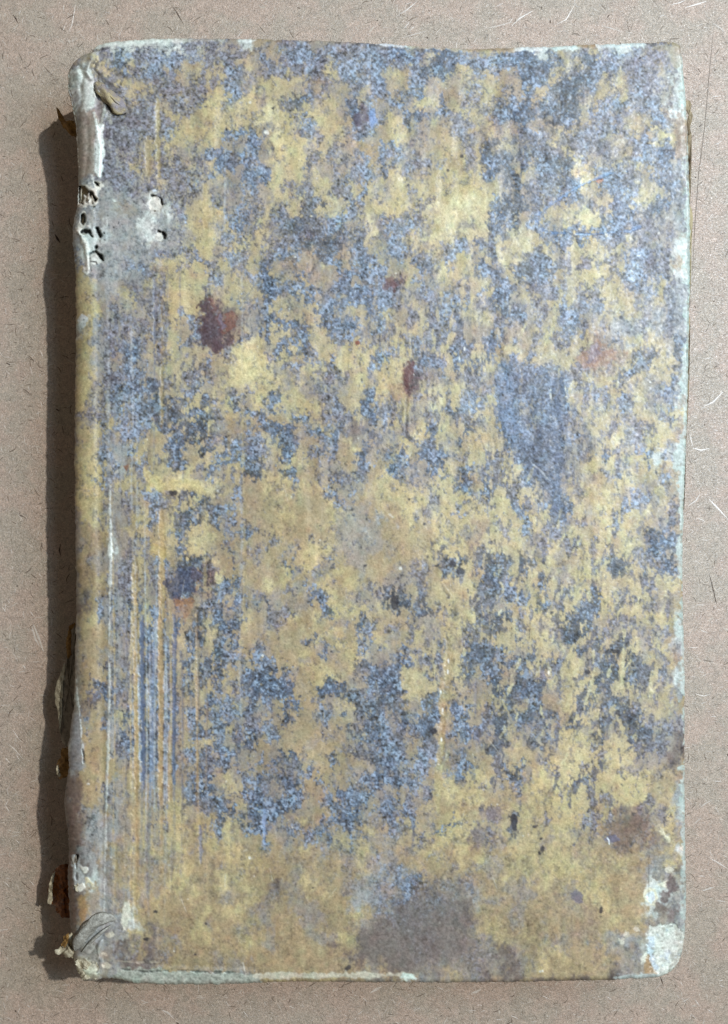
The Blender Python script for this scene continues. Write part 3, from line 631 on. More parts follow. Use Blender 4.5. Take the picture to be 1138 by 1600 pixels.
class Mat:
    def __init__(self, name):
        self.m = bpy.data.materials.new(name); self.m.use_nodes = True
        self.n = self.m.node_tree.nodes; self.l = self.m.node_tree.links
        self.b = self.n['Principled BSDF']
        tc = self.n.new('ShaderNodeTexCoord'); mp = self.n.new('ShaderNodeMapping')
        mp.inputs['Scale'].default_value = (1 / S,) * 3
        self.l.new(tc.outputs['Object'], mp.inputs[0]); self.co = mp.outputs[0]
    def noise(self, size, detail=3, rough=.6, stretch=None, dist=0.0):
        t = self.n.new('ShaderNodeTexNoise'); t.inputs['Scale'].default_value = 1.0 / size
        t.inputs['Detail'].default_value = detail; t.inputs['Roughness'].default_value = rough
        t.inputs['Distortion'].default_value = dist
        co = self.co
        if stretch:
            mp = self.n.new('ShaderNodeMapping'); mp.inputs['Scale'].default_value = stretch
            self.l.new(co, mp.inputs[0]); co = mp.outputs[0]
        self.l.new(co, t.inputs['Vector']); return t.outputs['Fac']
    def ramp(self, fac, stops):
        r = self.n.new('ShaderNodeValToRGB'); e = r.color_ramp.elements
        while len(e) < len(stops): e.new(.5)
        for q, (p, c) in enumerate(stops):
            e[q].position = p; e[q].color = (*c, 1) if len(c) == 3 else c
        self.l.new(fac, r.inputs[0]); return r.outputs[0]
    def mix(self, fac, a, b, mode='MIX'):
        m = self.n.new('ShaderNodeMix'); m.data_type = 'RGBA'; m.blend_type = mode
        for s, v in ((0, fac), (6, a), (7, b)):
            if hasattr(v, 'links'): self.l.new(v, m.inputs[s])
            elif isinstance(v, (int, float)): m.inputs[s].default_value = v
            else: m.inputs[s].default_value = (*v, 1)
        return m.outputs[2]
    def bump(self, fac, dist, strength=1.0, prev=None):
        b = self.n.new('ShaderNodeBump'); b.inputs['Distance'].default_value = dist * S
        b.inputs['Strength'].default_value = strength
        self.l.new(fac, b.inputs['Height'])
        if prev: self.l.new(prev, b.inputs['Normal'])
        self.l.new(b.outputs[0], self.b.inputs['Normal']); return b.outputs[0]
    def out(self, col, rough=.6, spec=.4):
        if hasattr(col, 'links'): self.l.new(col, self.b.inputs['Base Color'])
        else: self.b.inputs['Base Color'].default_value = (*col, 1)
        if hasattr(rough, 'links'): self.l.new(rough, self.b.inputs['Roughness'])
        else: self.b.inputs['Roughness'].default_value = rough
        self.b.inputs['Specular IOR Level'].default_value = spec
        return self.m

def L3(r, g, b): return tuple(float(x) for x in lin(r, g, b))
def G(v): return (v, v, v)

# --- materials
M = Mat('stained_vellum')
at = M.n.new('ShaderNodeAttribute'); at.attribute_name = 'stain'
c = M.mix(1.0, at.outputs['Color'], M.ramp(M.noise(1.5, 2, .7), [(.36, G(.90)), (.64, G(1.09))]), 'MULTIPLY')
c = M.mix(1.0, c, M.ramp(M.noise(4.5, 3, .7), [(.38, G(.92)), (.62, G(1.07))]), 'MULTIPLY')
b1 = M.bump(M.noise(5, 3, .55), .8, .22)
M.bump(M.noise(30, 2, .5, (1, .4, 1)), 2.4, .5, b1)
vellum = M.out(c, M.ramp(M.noise(6, 2), [(.35, G(.36)), (.65, G(.56))]), .5)

def simple(name, a, b, size=6, rough=.7, bd=1.0, spec=.3, stretch=None, c2=None):
    M = Mat(name)
    c = M.ramp(M.noise(size, 4, .7, stretch), [(.32, L3(*a)), (.68, L3(*b))])
    if c2: c = M.mix(M.ramp(M.noise(size * 2.4, 2, .6), [(.45, G(0)), (.62, G(1))]), c, L3(*c2))
    c = M.mix(1.0, c, M.ramp(M.noise(1.6, 2, .7), [(.3, G(.82)), (.7, G(1.16))]), 'MULTIPLY')
    M.bump(M.noise(size * .5, 3, .7, stretch), bd, .7)
    return M.out(c, rough, spec)

plain_vellum = simple('plain_vellum', (150, 136, 104), (186, 172, 134), 16, .6)
thong_tan = simple('tawed_thong_tan', (150, 138, 118), (186, 172, 128), 8, .5, 1.6, .35, None, (140, 134, 138))
thong_grey = simple('tawed_thong_grey', (116, 114, 106), (192, 192, 182), 9, .55, 2.6, .35, None, (150, 148, 138))
scrap_pale = simple('torn_vellum', (150, 140, 116), (206, 198, 172), 7, .6, 1.8)
scrap_grey = simple('torn_grey_skin', (104, 96, 86), (150, 142, 126), 8, .65, 1.5)
scrap_amber = simple('glue_soaked_leather', (66, 32, 14), (172, 104, 42), 8, .3, 2.4, .5)
scrap_tan = simple('tan_leather_scrap', (120, 88, 46), (176, 138, 80), 9, .6, 1.8)
paper = simple('old_paper', (150, 132, 100), (196, 182, 150), 20, .85, .5)
leaf_brown = simple('browned_leaf', (72, 56, 40), (176, 160, 130), 9, .8, .6, .2, (1, .3, 1))

M = Mat('hardboard')
c = M.ramp(M.noise(70, 3, .6), [(.42, L3(166, 154, 138)), (.58, L3(174, 155, 139))])
c = M.mix(1.0, c, M.ramp(M.noise(8, 4, .75, None, 1.6), [(.38, (.80, .80, .79)), (.62, (1.15, 1.13, 1.12))]), 'MULTIPLY')
c = M.mix(1.0, c, M.ramp(M.noise(4.4, 4, .75, None, 2.5), [(.38, (.66, .65, .64)), (.5, G(1.0)), (.62, G(1.22))]), 'MULTIPLY')
c = M.mix(1.0, c, M.ramp(M.noise(1.9, 2, .7), [(.36, G(.88)), (.64, G(1.12))]), 'MULTIPLY')
M.bump(M.noise(3, 3, .75, None, 1.0), 1.3, .8)
hardboard = M.out(c, M.ramp(M.noise(7, 4, .7), [(.35, G(.26)), (.65, G(.5))]), .85)
fibre_pale = simple('pale_wood_fibre', (180, 170, 158), (212, 204, 194), 5, .32, .3, .8)
fibre_chip = simple('wood_chip', (168, 156, 142), (196, 186, 172), 5, .5, .3, .3)
fibre_dark = simple('bark_fleck', (46, 36, 30), (84, 66, 54), 5, .6, .3)
fibre_brown = simple('brown_wood_fibre', (96, 84, 72), (128, 114, 100), 5, .5, .3)

# ---------------------------------------------------------------- the tabletop of hardboard and its fibres
def empty(name, loc, label, cat):
    o = bpy.data.objects.new(name, None); o.location = loc
    o.empty_display_size = .02
    scene.collection.objects.link(o)
    o['label'] = label; o['category'] = cat
    return o

T = 4200 * S
top = make_mesh('tabletop', [(-T, -T, 0), (T, -T, 0), (T, T, 0), (-T, T, 0), (-T, -T, -120 * S), (T, -T, -120 * S), (T, T, -120 * S), (-T, T, -120 * S)],
                [(0, 1, 2, 3), (4, 7, 6, 5), (0, 4, 5, 1), (1, 5, 6, 2), (2, 6, 7, 3), (3, 7, 4, 0)], hardboard, smooth=False)
top['kind'] = 'structure'; top['label'] = 'greyish brown fibreboard tabletop flecked with pale and dark wood fibres under the book'

def fibres(name, n, lmin, lmax, pw, wmin, wmax, mat, seed, hgt=.35, wig=.35, extra=()):
    r = np.random.RandomState(seed); vs = []; fs = []
    items = []
    for q in range(n):
        if r.rand() < .75: x, y = r.uniform(-640, 640), r.uniform(-860, 860)
        else: x, y = r.uniform(-1500, 1500), r.uniform(-1600, 1600)
        L = lmin + (lmax - lmin) * r.rand() ** pw
        a = r.uniform(0, 2 * math.pi); w = r.uniform(wmin, wmax) * (.6 + .4 * L / lmax)
        pts = []
        ns = 4 if L < 16 else 6
        cur = r.normal(0, wig)
        for k in range(ns):
            pts.append((x, y)); x += L / (ns - 1) * math.cos(a); y += L / (ns - 1) * math.sin(a); a += cur / ns + r.normal(0, .12)
        items.append((pts, w))
    for pts, w in items + list(extra):
        o = len(vs); n_ = len(pts)
        for k, (x, y) in enumerate(pts):
            a = pts[min(k + 1, n_ - 1)]; b = pts[max(k - 1, 0)]
            dx, dy = a[0] - b[0], a[1] - b[1]; l = math.hypot(dx, dy) or 1
            nx, ny = -dy / l, dx / l
            t = w * (.25 if k in (0, n_ - 1) else 1) * .5
            vs += [((x + nx * t) * S, (y + ny * t) * S, .05 * S), (x * S, y * S, (hgt + .05) * S), ((x - nx * t) * S, (y - ny * t) * S, .05 * S)]
        for k in range(n_ - 1):
            p = o + 3 * k
            fs += [(p, p + 3, p + 4, p + 1), (p + 1, p + 4, p + 5, p + 2)]
    ob = make_mesh(name, vs, fs, mat, top)
    ob['kind'] = 'stuff'
    return ob

def tp(*pts): return [(x - CX, CY - y) for x, y in pts]
white_marks = [(tp((800, 40), (812, 28), (832, 17)), 3), (tp((620, 25), (636, 15), (652, 2)), 2.2), (tp((870, 38), (885, 30), (900, 4)), 1.8), (tp((628, 59), (645, 54), (668, 48)), 1.6),
               (tp((1100, 635), (1115, 628), (1130, 612)), 3), (tp((1108, 780), (1122, 795), (1138, 812)), 3.2), (tp((1076, 790), (1088, 782), (1094, 772)), 2.4), (tp((1108, 1340), (1125, 1350), (1138, 1358)), 2),
               (tp((52, 975), (60, 995), (68, 1018)), 4), (tp((50, 978), (56, 1000), (62, 1010)), 3), (tp((14, 1163), (24, 1172), (36, 1186)), 1.6), (tp((598, 1541), (588, 1546), (578, 1552)), 4),
               (tp((752, 1546), (744, 1550), (736, 1552)), 4), (tp((1098, 1392), (1110, 1388), (1116, 1386)), 3), (tp((252, 1578), (262, 1582), (272, 1592)), 3), (tp((1030, 1200), (1082, 1164), (1108, 1180)), .1),
               (tp((1070, 12), (1090, 6), (1104, 2)), 2.6), (tp((1046, 8), (1062, 4), (1072, 0)), 1.6), (tp((1114, 36), (1126, 44), (1134, 52)), 1.6), (tp((106, 52), (112, 40), (116, 20), (118, 6)), 1.2),
               (tp((1082, 700), (1096, 704), (1108, 701)), 3.2), (tp((1078, 678), (1080, 688), (1083, 698)), 2), (tp((756, 45), (780, 40), (800, 34)), 1.4), (tp((940, 40), (955, 44), (972, 50)), 1.6),
               (tp((1086, 1084), (1100, 1088), (1112, 1084)), 1.6), (tp((1094, 1262), (1102, 1256), (1112, 1250)), 1.8), (tp((20, 1140), (26, 1150), (34, 1160)), 1.2)]
fibres('pale_wood_chips', 2600, 3, 12, 2.0, 1.2, 3.0, fibre_chip, 13, .12, .3)
fibres('pale_wood_fibres', 9000, 2, 15, 2.6, .6, 1.3, fibre_pale, 3, .22, .4, white_marks)
dark_marks = [(tp((20, 23), (25, 29), (28, 36)), 2.2), (tp((270, 10), (279, 24), (287, 38)), 1.6), (tp((846, 10), (847, 15)), 4), (tp((779, 29), (780.5, 29)), 3), (tp((784, 29), (785.5, 29)), 3),
              (tp((1092, 198), (1098, 194)), 5), (tp((1091, 107), (1095, 114)), 3.4), (tp((667, 58), (669, 59)), 4.6), (tp((465, 12), (469, 13)), 4.4), (tp((670, 15), (671, 18)), 3.6), (tp((10, 567), (16, 570)), 6),
              (tp((34, 594), (38, 594)), 4.6), (tp((92, 600), (93, 604)), 3.4), (tp((86, 366), (90, 373), (94, 379)), 4), (tp((95, 850), (93, 860), (95, 868)), 2.4), (tp((1115, 411), (1117, 411)), 3.6),
              (tp((1078, 926), (1080, 926)), 3.6), (tp((1093, 1437), (1094, 1438)), 3.6), (tp((1075, 1514), (1076, 1515)), 3), (tp((1120, 944), (1118, 936), (1112, 910), (1108, 896)), 1.3), (tp((936, 1583), (938, 1585)), 4),
              (tp((12, 1594), (14, 1594)), 3.2), (tp((680, 1541), (682, 1541)), 4), (tp((750, 1592), (752, 1592)), 3), (tp((79, 1505), (80, 1506)), 4), (tp((78, 1272), (82, 1280)), 2.4), (tp((800, 1596), (790, 1602)), 4),
              (tp((30, 805), (36, 806)), 3), (tp((68, 812), (72, 816)), 2.4), (tp((1032, 1526), (1034, 1532), (1037, 1540)), 1.8), (tp((1086, 535), (1087, 536)), 3), (tp((1085, 718), (1087, 718)), 4), (tp((70, 64), (73, 66)), 3),
              (tp((47, 97), (49, 97)), 3), (tp((208, 17), (210, 18)), 3), (tp((110, 33), (112, 35)), 2.2)]
fibres('dark_bark_flecks', 420, 1, 6, 3.0, .8, 2.0, fibre_dark, 5, .18, .3, dark_marks)
scribed = [(tp((1115, 46), (1108, 120), (1101, 200), (1092, 270), (1086, 350), (1082, 430)), 1.3), (tp((1118, 40), (1126, 20)), 1.0), (tp((66, 100), (76, 112), (83, 119)), 1.5), (tp((28, 80), (33, 90), (36, 97)), 1.5)]
fibres('brown_wood_fibres', 6500, 3, 17, 2.0, .8, 1.7, fibre_brown, 9, .12, .9, scribed)

# ---------------------------------------------------------------- the book
OX, OY = world_xy(592, 800, 0)
book = empty('old_book', (OX, OY, 0), 'closed old book in worn vellum stained blue and yellow, lying flat on fibreboard', 'book')

def attach(o, root=book):
    """geometry is modelled in world space; parent it and keep it where it is"""
    o.parent = root
    me = o.data
    if not me.get('moved'):
        co = np.empty(len(me.vertices) * 3, np.float32); me.vertices.foreach_get('co', co)
        co = co.reshape(-1, 3); co -= np.array([OX, OY, 0], np.float32)
        me.vertices.foreach_set('co', co.ravel()); me.update(); me['moved'] = 1
    return o

LEFT = [(142, 88), (139, 95), (133, 99), (123, 101), (114, 104), (108.5, 110), (107, 120), (107, 135), (110, 152), (115, 175), (119, 200), (121, 235), (123, 270), (123, 292), (121, 320), (117, 340), (113.5, 360), (114, 380),
        (117, 400), (118.5, 425), (119, 460), (119, 530), (118, 600), (117, 700), (118, 800), (119, 880), (120, 940), (118.5, 990), (117, 1050), (116.5, 1100), (112, 1130), (107, 1165), (107, 1190), (108, 1206),
        (103, 1230), (101, 1255), (103, 1280), (107, 1305), (108, 1335), (107, 1355), (106, 1375), (108, 1405), (111, 1450), (113, 1480), (116, 1503), (121, 1518), (128, 1527)]
BOT = [(128, 1527), (142, 1531), (160, 1529), (175, 1528), (192, 1531), (215, 1536), (260, 1538), (320, 1538), (370, 1537.5), (410, 1535), (480, 1533), (560, 1534), (640, 1535), (740, 1535), (850, 1533), (960, 1531),
       (1000, 1529), (1030, 1526), (1046, 1520), (1057, 1509)]
RIGHT = [(1063, 72), (1065, 84), (1067, 105), (1070, 135), (1072, 165), (1074, 200), (1076, 250), (1077.5, 300), (1078, 350), (1078, 420), (1077, 500), (1075.5, 580), (1073, 660), (1070, 740), (1068, 800), (1066.5, 870),
         (1067, 960), (1069, 1020), (1070, 1060), (1070, 1130), (1069.5, 1200), (1070.5, 1300), (1071.5, 1360), (1072.5, 1410), (1070, 1460), (1066, 1490), (1057, 1509)]
TOPE = [(142, 88), (145, 79), (151, 72), (163, 68), (185, 65), (210, 62.5), (240, 61), (285, 60), (340, 61), (390, 60.5), (440, 62), (500, 64), (560, 67), (620, 70), (680, 74), (725, 77), (770, 76.5), (820, 74),
        (860, 73), (900, 70.5), (950, 69), (1000, 67.5), (1030, 66), (1048, 66), (1058, 68), (1063, 72)]

def resample(pts, n, jit=0.0, seed=0):
    p = np.array(pts, float)
    d = np.r_[0, np.cumsum(np.hypot(*np.diff(p, axis=0).T))]
    t = np.linspace(0, d[-1], n)
    o = np.stack([np.interp(t, d, p[:, 0]), np.interp(t, d, p[:, 1])], 1)
    k = np.array([1, 2, 3, 2, 1]) / 9.
    q = o.copy()
    for _ in range(2):
        for a in range(2):
            q[2:-2, a] = np.convolve(q[:, a], k, 'valid')
    if jit:
        r = np.random.RandomState(seed)
        w = np.convolve(r.normal(0, 1, n + 8), np.ones(9) / 3, 'valid') + .6 * np.convolve(r.normal(0, 1, n + 2), np.ones(3) / 1.7, 'valid')
        w[:3] = 0; w[-3:] = 0
        nrm = np.gradient(q, axis=0); nrm /= np.hypot(nrm[:, 0], nrm[:, 1])[:, None] + 1e-6
        q += np.stack([-nrm[:, 1], nrm[:, 0]], 1) * (w * jit)[:, None]
    return q

NU, NV = 750, 1160
Lc = resample(LEFT, NV, .45, 1); Rc = resample(RIGHT, NV, .35, 2); Tc = resample(TOPE, NU, .4, 3); Bc = resample(BOT, NU, .45, 4)
u = np.linspace(0, 1, NU)[None, :, None]; v = np.linspace(0, 1, NV)[:, None, None]
XY = (1 - v) * Tc[None] + v * Bc[None] + (1 - u) * Lc[:, None] + u * Rc[:, None] \
    - ((1 - u) * (1 - v) * Tc[0] + u * (1 - v) * Tc[-1] + (1 - u) * v * Bc[0] + u * v * Bc[-1])
gx_, gy_ = XY[..., 0], XY[..., 1]
dl = np.maximum(gx_ - Lc[:, None, 0], 0); dr = np.maximum(Rc[:, None, 0] - gx_, 0)
dt = np.maximum(gy_ - Tc[None, :, 1], 0); db = np.maximum(Bc[None, :, 1] - gy_, 0)

def roll(d, R, drop=None):
    t = np.clip(1 - d / R, 0, 1)
    return (drop or R) * (1 - np.sqrt(np.maximum(1 - t * t, 0)))

fx = np.clip(gx_ - X0, 0, NX - 1.01); fy = np.clip(gy_ - Y0, 0, NY - 1.01)
def bil(a):
    i = fx.astype(int); j = fy.astype(int); p = fx - i; q = fy - j
    if a.ndim == 3: p = p[..., None]; q = q[..., None]
    return (a[j, i] * (1 - p) + a[j, i + 1] * p) * (1 - q) + (a[j + 1, i] * (1 - p) + a[j + 1, i + 1] * p) * q
col_v = bil(COL); h_v = bil(HGT)
Z = HC + h_v - roll(dl, 30.0, 24.0) - roll(dr, 4.5) - roll(dt, 4.5) - roll(db, 7.0)
Z -= 1.8 * np.exp(-((gx_ - 158 + 4 * np.sin(gy_ / 300)) / 7.0) ** 2)                  # hinge groove
Z -= 3.0 * sstep(200, 120, gx_)                                                       # the shoulder falls to the spine
Z += 2.2 * np.sin(gx_ / 210 + .6) * np.cos(gy_ / 330)                                 # warped boards
band = np.exp(-((gy_ - 345) / 42) ** 2) * np.exp(-(np.maximum(gx_ - 118, 0) / 70) ** 2)
Z += 4.5 * band
Z += 3.5 * np.exp(-((gy_ - 1170) / 60) ** 2) * np.exp(-(np.maximum(gx_ - 110, 0) / 30) ** 2)
Z += 4.0 * np.exp(-((gy_ - 110) / 30) ** 2) * np.exp(-((gx_ - 122) / 22) ** 2)
def ridge(pts, w, h):
    global Z
    d = np.full(Z.shape, 1e9)
    for q in range(len(pts) - 1): d = np.minimum(d, dseg(gx_, gy_, pts[q], pts[q + 1])[0])
    Z = Z + h * np.exp(-(d / w) ** 2)
ridge([(144, 82), (150, 104), (166, 122), (190, 142)], 5, 3.0)
ridge([(142, 92), (136, 112), (142, 122)], 4, 5)
ridge([(124, 104), (130, 118), (126, 140)], 3.5, -4)
ridge([(150, 96), (146, 108), (154, 118)], 3, -3.5)
ridge([(122, 128), (128, 150), (124, 176)], 4, -2.5)
ridge([(136, 190), (138, 230), (134, 270)], 4, -2)
ridge([(150, 186), (156, 230), (154, 276)], 3, 2)
ridge([(150, 134), (163, 152), (172, 168), (184, 178), (194, 177)], 2.6, -7)
ridge([(176, 150), (196, 165), (201, 174)], 3, -2)
ridge([(165, 176), (158, 200), (150, 212)], 3, 1.6)
ridge([(112, 1492), (124, 1466), (140, 1448), (158, 1436), (172, 1432)], 2.4, -5)
ridge([(136, 1498), (160, 1460), (178, 1442)], 3, -2.5)
ridge([(120, 1508), (134, 1518), (150, 1522)], 5, 4)
ridge([(158, 1470), (153, 1488), (158, 1504), (154, 1524)], 3, 2.2)
ridge([(122, 362), (134, 382), (138, 420)], 3, 2.5)
ridge([(222, 1505), (300, 1509), (390, 1511)], 4, -1.2)
ridge([(900, 1340), (960, 1380), (985, 1470)], 30, 1.8)
ridge([(1012, 1350), (1012, 1400)], 2, -1.2)
Z = Z.astype(np.float64)
m_ = D / (D - Z)
V = np.stack([(gx_ - CX) / m_ * S, -(gy_ - CY) / m_ * S, Z * S], -1)
cover = attach(grid_mesh('front_cover', V, vellum, None, col_v))
cover['label'] = 'front cover in stained vellum with patches of blue, grey and yellow'

# board edge under the rolled vellum, then the turned-in underside
loop = np.concatenate([V[0, :-1], V[:-1, -1], V[-1, :0:-1], V[:0:-1, 0]])
lcol = np.concatenate([col_v[0, :-1], col_v[:-1, -1], col_v[-1, :0:-1], col_v[:0:-1, 0]])
cen = loop.mean(0)
rings = [loop]
for dz, ins in ((4, .2), (9, .8), (12, 2.5), (13, 9)):
    q = loop.copy(); dirv = (cen - loop)[:, :2]; dirv /= np.abs(dirv).max(1)[:, None]
    q[:, :2] += dirv * ins * S; q[:, 2] -= dz * S
    rings.append(q)
E = np.stack(rings)
attach(grid_mesh('cover_edge', E, vellum, None, np.repeat(lcol[None], len(rings), 0) * .9, closed=True))

# spine: a rounded back from the cover's shoulder down to the tabletop
ns = 24
sp = []
sc = []
for q in range(ns):
    t = q / (ns - 1)
    z = V[:, 0, 2] * (1 - t) + 2 * S * t
    bul = math.sin(math.pi * t) * 9 + 1.0
    x = V[:, 0, 0] + (1.5 - bul * .9) * S * (1 if t > 0 else 0)
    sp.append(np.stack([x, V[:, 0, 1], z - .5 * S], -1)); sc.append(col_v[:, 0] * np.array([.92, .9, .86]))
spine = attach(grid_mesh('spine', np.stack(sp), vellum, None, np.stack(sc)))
spine['label'] = 'rounded spine of bare vellum, torn near both ends'

# page block: leaves as fine ridges down its three open edges
rb = np.random.RandomState(12)
x0, y1 = V[NV // 2, 0, 0] / S + 10, V[0, NU // 2, 1] / S - 14
x1, y0 = V[NV // 2, -1, 0] / S - 12, V[-1, NU // 2, 1] / S + 16
def rect_loop(ins, z, n=60):
    a, b, c_, d_ = x0 + ins, x1 - ins, y0 + ins, y1 - ins
    pts = [(a + (b - a) * k / n, c_) for k in range(n)] + [(b, c_ + (d_ - c_) * k / n) for k in range(n)] + \
          [(b - (b - a) * k / n, d_) for k in range(n)] + [(a, d_ - (d_ - c_) * k / n) for k in range(n)]
    return [((px + rb.normal(0, .25)) * S, (py + rb.normal(0, .25)) * S, z * S) for px, py in pts]
lv = []
for q in range(110):
    z = 14 + (HC - 30) * q / 109
    lv.append(rect_loop(rb.uniform(0, 3.2) if q % 2 else rb.uniform(2.5, 5), z))
lv.append(rect_loop(60, HC - 15.5))
pb = attach(grid_mesh('page_block', np.array(lv), paper, None, None, closed=True))
pb['label'] = 'thick block of old paper leaves between the covers'
# back cover
bk = [loop * 1.0 for _ in range(4)]
for q, (z, ins) in enumerate(((13, 3), (12, .5), (2, .5), (.6, 3))):
    dirv = (cen - loop)[:, :2]; dirv /= np.abs(dirv).max(1)[:, None]
    bk[q][:, :2] = loop[:, :2] + dirv * (ins + 2) * S; bk[q][:, 2] = z * S
inner = bk[0].copy(); inner[:, :2] = cen[:2] + (inner[:, :2] - cen[:2]) * .6
attach(grid_mesh('back_cover', np.stack([inner] + bk), plain_vellum, None, None, closed=True))

# ---------------------------------------------------------------- lacing thongs at the corners of the spine
def thong(pts, ws, hs, zbase, mat, name='lacing_thong', n=34, m=14, seed=1, label=None, fold=.12):
    r = np.random.RandomState(seed)
    p = resample(pts, n); w = np.interp(np.linspace(0, 1, n), np.linspace(0, 1, len(ws)), ws)
    h = np.interp(np.linspace(0, 1, n), np.linspace(0, 1, len(hs)), hs)
    zb = np.interp(np.linspace(0, 1, n), np.linspace(0, 1, len(zbase)), zbase)
    tg = np.gradient(p, axis=0); tg /= np.hypot(tg[:, 0], tg[:, 1])[:, None]
    out = []
    ph = r.uniform(0, 6, 5)
    for k in range(n):
        row = []
        end = min(1, math.sqrt(max(0, min(k, n - 1 - k) / 4.0)))
        for q in range(m):
            a = 2 * math.pi * q / m
            f = 1 + fold * math.sin(3 * a + ph[0] + k * .25) + fold * .6 * math.sin(5 * a + ph[1] - k * .4)
            cx, cz = math.cos(a) * w[k] * end * f, math.sin(a) * h[k] * (.3 + .7 * end) * f
            row.append(P(p[k, 0] - tg[k, 1] * cx, p[k, 1] + tg[k, 0] * cx, zb[k] + cz))
        out.append(row)
    o = attach(grid_mesh(name, np.array(out), mat, None, None, closed=True))
    if label: o['label'] = label
    return o

thong([(150, 127), (158, 138), (170, 151), (182, 163), (192, 172), (197, 176)], [5, 8, 9.5, 10.5, 11, 9], [5, 7, 7, 7, 6, 4], [HC + 1, HC + 4, HC + 4.5, HC + 4, HC + 3, HC + .5], thong_tan, seed=4,
      label='tan thong end laced through the upper corner of the cover', fold=.24)
thong([(160, 134), (172, 149), (184, 160), (192, 166)], [1.5, 2.6, 2.6, 1.2], [2, 3, 3, 2], [HC + 8, HC + 9.5, HC + 9, HC + 6], thong_tan, name='thong_strand', seed=15)
thong([(148, 128), (154, 142), (163, 156)], [2, 3.4, 2], [3, 5, 3], [HC, HC + 3, HC], thong_grey, name='thong_strand', seed=8)
thong([(155, 124), (163, 138), (168, 152)], [2, 3, 2], [3, 5, 3], [HC, HC + 4, HC + 3], thong_grey, name='thong_strand', seed=9)
thong([(117, 1486), (124, 1468), (138, 1450), (154, 1438), (170, 1433), (183, 1437)], [5, 8.5, 9.5, 9.5, 8, 4], [5, 6, 6, 6, 5, 3], [HC - 10, HC - 3, HC, HC, HC, HC - 2], thong_grey, seed=6,
      label='grey flattened thong looped over the lower corner of the spine', fold=.26)
thong([(128, 1488), (144, 1470), (160, 1456), (176, 1444)], [2, 2.4, 2.4, 1.2], [3, 4, 4, 2], [HC - 4, HC + 2, HC + 3, HC], thong_grey, name='thong_strand', seed=11)

# ---------------------------------------------------------------- torn scraps of spine leather and vellum
def scrap(name, pts, zf, mat, seed, rough=2.0, thick=1.2, rag=1.2, label=None, rings=7):
    r = np.random.RandomState(seed)
    p = np.array(pts + [pts[0]], float)
    n = 64
    d = np.r_[0, np.cumsum(np.hypot(*np.diff(p, axis=0).T))]
    t = np.linspace(0, d[-1], n, endpoint=False)
    o = np.stack([np.interp(t, d, p[:, 0]), np.interp(t, d, p[:, 1])], 1)
    c0 = o.mean(0)
    j = r.normal(0, 1, n) * .6 + np.convolve(r.normal(0, 1, n + 4), np.ones(5) / 2.2, 'valid')
    dirv = o - c0; dirv /= np.hypot(dirv[:, 0], dirv[:, 1])[:, None] + 1e-6
    o = o + dirv * (j * rag)[:, None]
    ph = r.uniform(0, 6.28, 6)
    def zz(x, y):
        return zf(x, y) + rough * (math.sin(x * .31 + ph[0] + .5 * math.sin(y * .2)) + math.sin(y * .23 + ph[1]) * .9 + .6 * math.sin(x * .55 - y * .4 + ph[2]) + .4 * math.sin(x * .9 + y * .8 + ph[3]))
    V_ = []
    for s_ in (0, 1):
        rg = []
        for q in range(rings):
            f = (q + .02) / (rings - 1 + .02)
            rg.append([P(*(c0 + (o[k] - c0) * f + (r.normal(0, .3, 2) if 0 < q < rings - 1 else 0)), max(1.5, zz(*(c0 + (o[k] - c0) * f))) - s_ * thick * (1 if q < rings - 1 else .6)) for k in range(n)])
        V_ += rg if s_ == 0 else rg[::-1]
    ob = attach(grid_mesh(name, np.array(V_), mat, None, None, closed=True))
    if label: ob['label'] = label
    return ob

scrap('leather_scrap', [(88, 167), (92, 170), (95, 180), (99, 190), (108, 188), (120, 190), (122, 215), (114, 214), (106, 206), (98, 198), (93, 190), (90, 178)], lambda x, y: 62 + (x - 88) * .3, scrap_tan, 31, 2, 1.5, .8,
      label='curled tan scrap of leather by the head of the spine')
scrap('spine_flap', [(118, 975), (122, 1160), (112, 1172), (96, 1158), (93, 1130), (90, 1112), (86, 1096), (85, 1080), (88, 1068), (94, 1058), (98, 1045), (104, 1030), (104, 1008), (108, 990)],
      lambda x, y: 62 + (x - 85) * .9, scrap_grey, 33, 1.6, 2, 1.0, 'lifted flap of grey skin and brown leather along the lower spine')
scrap('torn_and_lit_edge', [(100, 1036), (103, 1042), (99, 1060), (98, 1085), (98, 1100), (96, 1130), (94, 1150), (92, 1128), (90, 1112), (86, 1096), (84.5, 1080), (88, 1068), (94, 1056)], lambda x, y: 66 + (x - 85) * .8, scrap_pale, 34, 1.2, 2, .7)  # the flap's lit left edge, put into the colour as a paler strip
scrap('torn_and_lit_edge', [(108, 980), (118, 972), (119, 1010), (113, 1020), (106, 1030), (103, 1010)], lambda x, y: 84, scrap_tan, 35, 1.5, 1.5, .7)
scrap('leather_scrap', [(100, 1168), (112, 1165), (112, 1215), (102, 1214), (94, 1218), (89, 1208), (88, 1196), (93, 1186), (96, 1174)], lambda x, y: 90 + (x - 88) * .5, scrap_tan, 36, 2, 1.5, .9)
scrap('torn_and_lit_edge', [(89, 1196), (92, 1194), (92, 1204), (96, 1212), (92, 1214), (88, 1206)], lambda x, y: 97, scrap_pale, 37, 1, 1.5, .6)
scrap('leather_scrap', [(84, 1362), (90, 1356), (104, 1350), (114, 1356), (116, 1430), (106, 1432), (98, 1434), (90, 1426), (86, 1414), (78, 1408), (76, 1395), (78, 1378)], lambda x, y: 58 + (x - 76) * .5, scrap_amber, 38, 3.2, 2, 1.0,
      label='dark amber scrap of glue soaked leather near the tail of the spine')
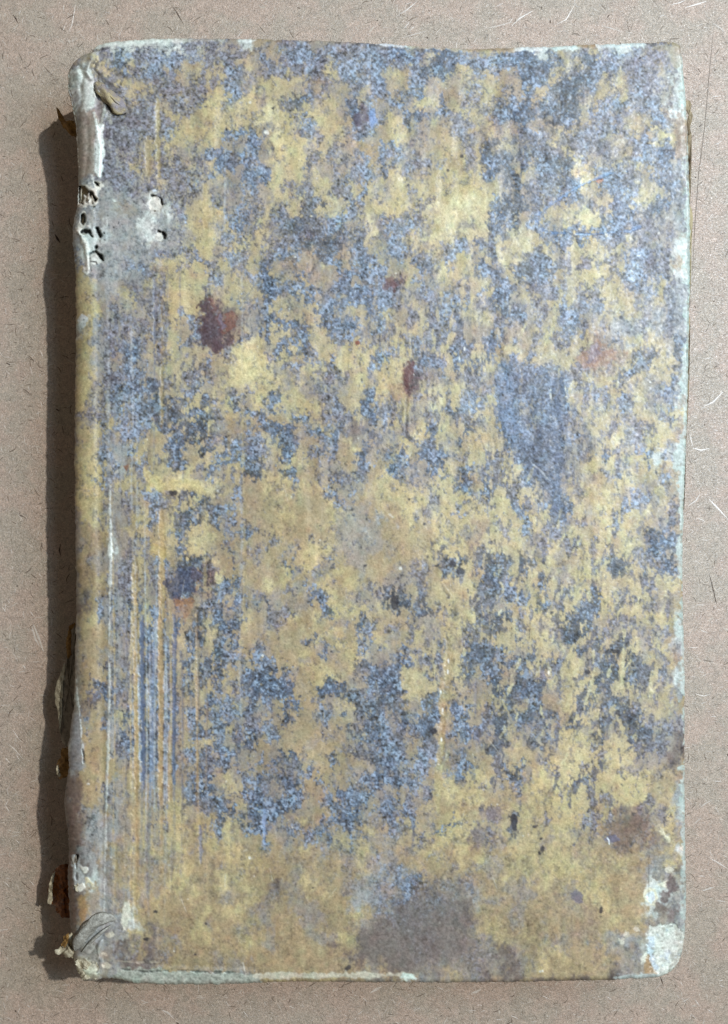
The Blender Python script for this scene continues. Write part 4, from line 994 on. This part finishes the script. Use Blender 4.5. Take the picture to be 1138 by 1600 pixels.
scrap('torn_and_lit_edge', [(82, 1366), (86, 1362), (84, 1376), (82, 1392), (83, 1406), (80, 1414), (74, 1412), (76, 1395), (77, 1380)], lambda x, y: 66, scrap_pale, 39, 1.2, 1.5, .6)  # lit rim of the amber scrap, painted as a pale strip
scrap('crumpled_vellum', [(118, 1455), (112, 1456), (106, 1460), (98, 1474), (92, 1483), (85, 1484), (86, 1490), (90, 1494), (98, 1490), (104, 1498), (112, 1496), (118, 1500), (124, 1480)], lambda x, y: 136 + (x - 85) * .4, scrap_pale, 40, 3.5, 1.5, 1.0,
      label='crumpled pale scrap of vellum sticking out below the lower thong')
scrap('crumpled_vellum', [(101, 1462), (108, 1458), (106, 1474), (100, 1482), (95, 1478)], lambda x, y: 150, scrap_tan, 43, 2.5, 1.5, .8)
scrap('crumpled_vellum', [(120, 1500), (132, 1498), (146, 1502), (156, 1508), (156, 1526), (150, 1531), (138, 1529), (128, 1531), (120, 1518)], lambda x, y: HC - 4, scrap_pale, 41, 3.0, 1.5, 1.0)
scrap('crumpled_vellum', [(126, 1522), (140, 1526), (156, 1524), (154, 1531), (144, 1534), (130, 1532)], lambda x, y: HC - 14, scrap_grey, 44, 2, 1.5, .8)
scrap('vellum_flake', [(112, 1340), (120, 1337), (122, 1350), (118, 1352), (114, 1350)], lambda x, y: HC - 14, scrap_grey, 45, 1, 1, .5)
scrap('vellum_flake', [(125, 1354), (132, 1353), (137, 1357), (136, 1362), (129, 1363)], lambda x, y: HC - 7, scrap_pale, 46, 1, 1.5, .6)
scrap('vellum_flake', [(117, 1384), (124, 1381), (131, 1382), (134, 1388), (126, 1394), (119, 1392)], lambda x, y: HC - 8, scrap_pale, 47, 1.4, 1.5, .8)
# loose leaf edges showing past the fore edge
def leaf_edge(pts, z, mat, seed):
    a = [(x - 6, y) for x, y in pts][::-1]
    return scrap('loose_leaf', pts + a, lambda x, y: z, mat, seed, .8, 1.0, .25, rings=4)
leaf_edge([(1070, 158), (1078, 156), (1081, 163), (1079, 172), (1083, 180), (1081, 190), (1078, 200), (1080, 210)], HC - 9, leaf_brown, 51)
leaf_edge([(1076, 205), (1081, 206), (1081, 240), (1080, 290), (1078.5, 320)], HC - 11, leaf_brown, 52)
leaf_edge([(1076, 318), (1081, 326), (1083, 340), (1081, 380), (1080, 430), (1078.5, 470)], HC - 14, plain_vellum, 53)
leaf_edge([(1073, 480), (1079, 500), (1078, 560), (1077, 610), (1075, 650), (1072, 700), (1071, 760), (1069, 800)], HC - 13, leaf_brown, 54)
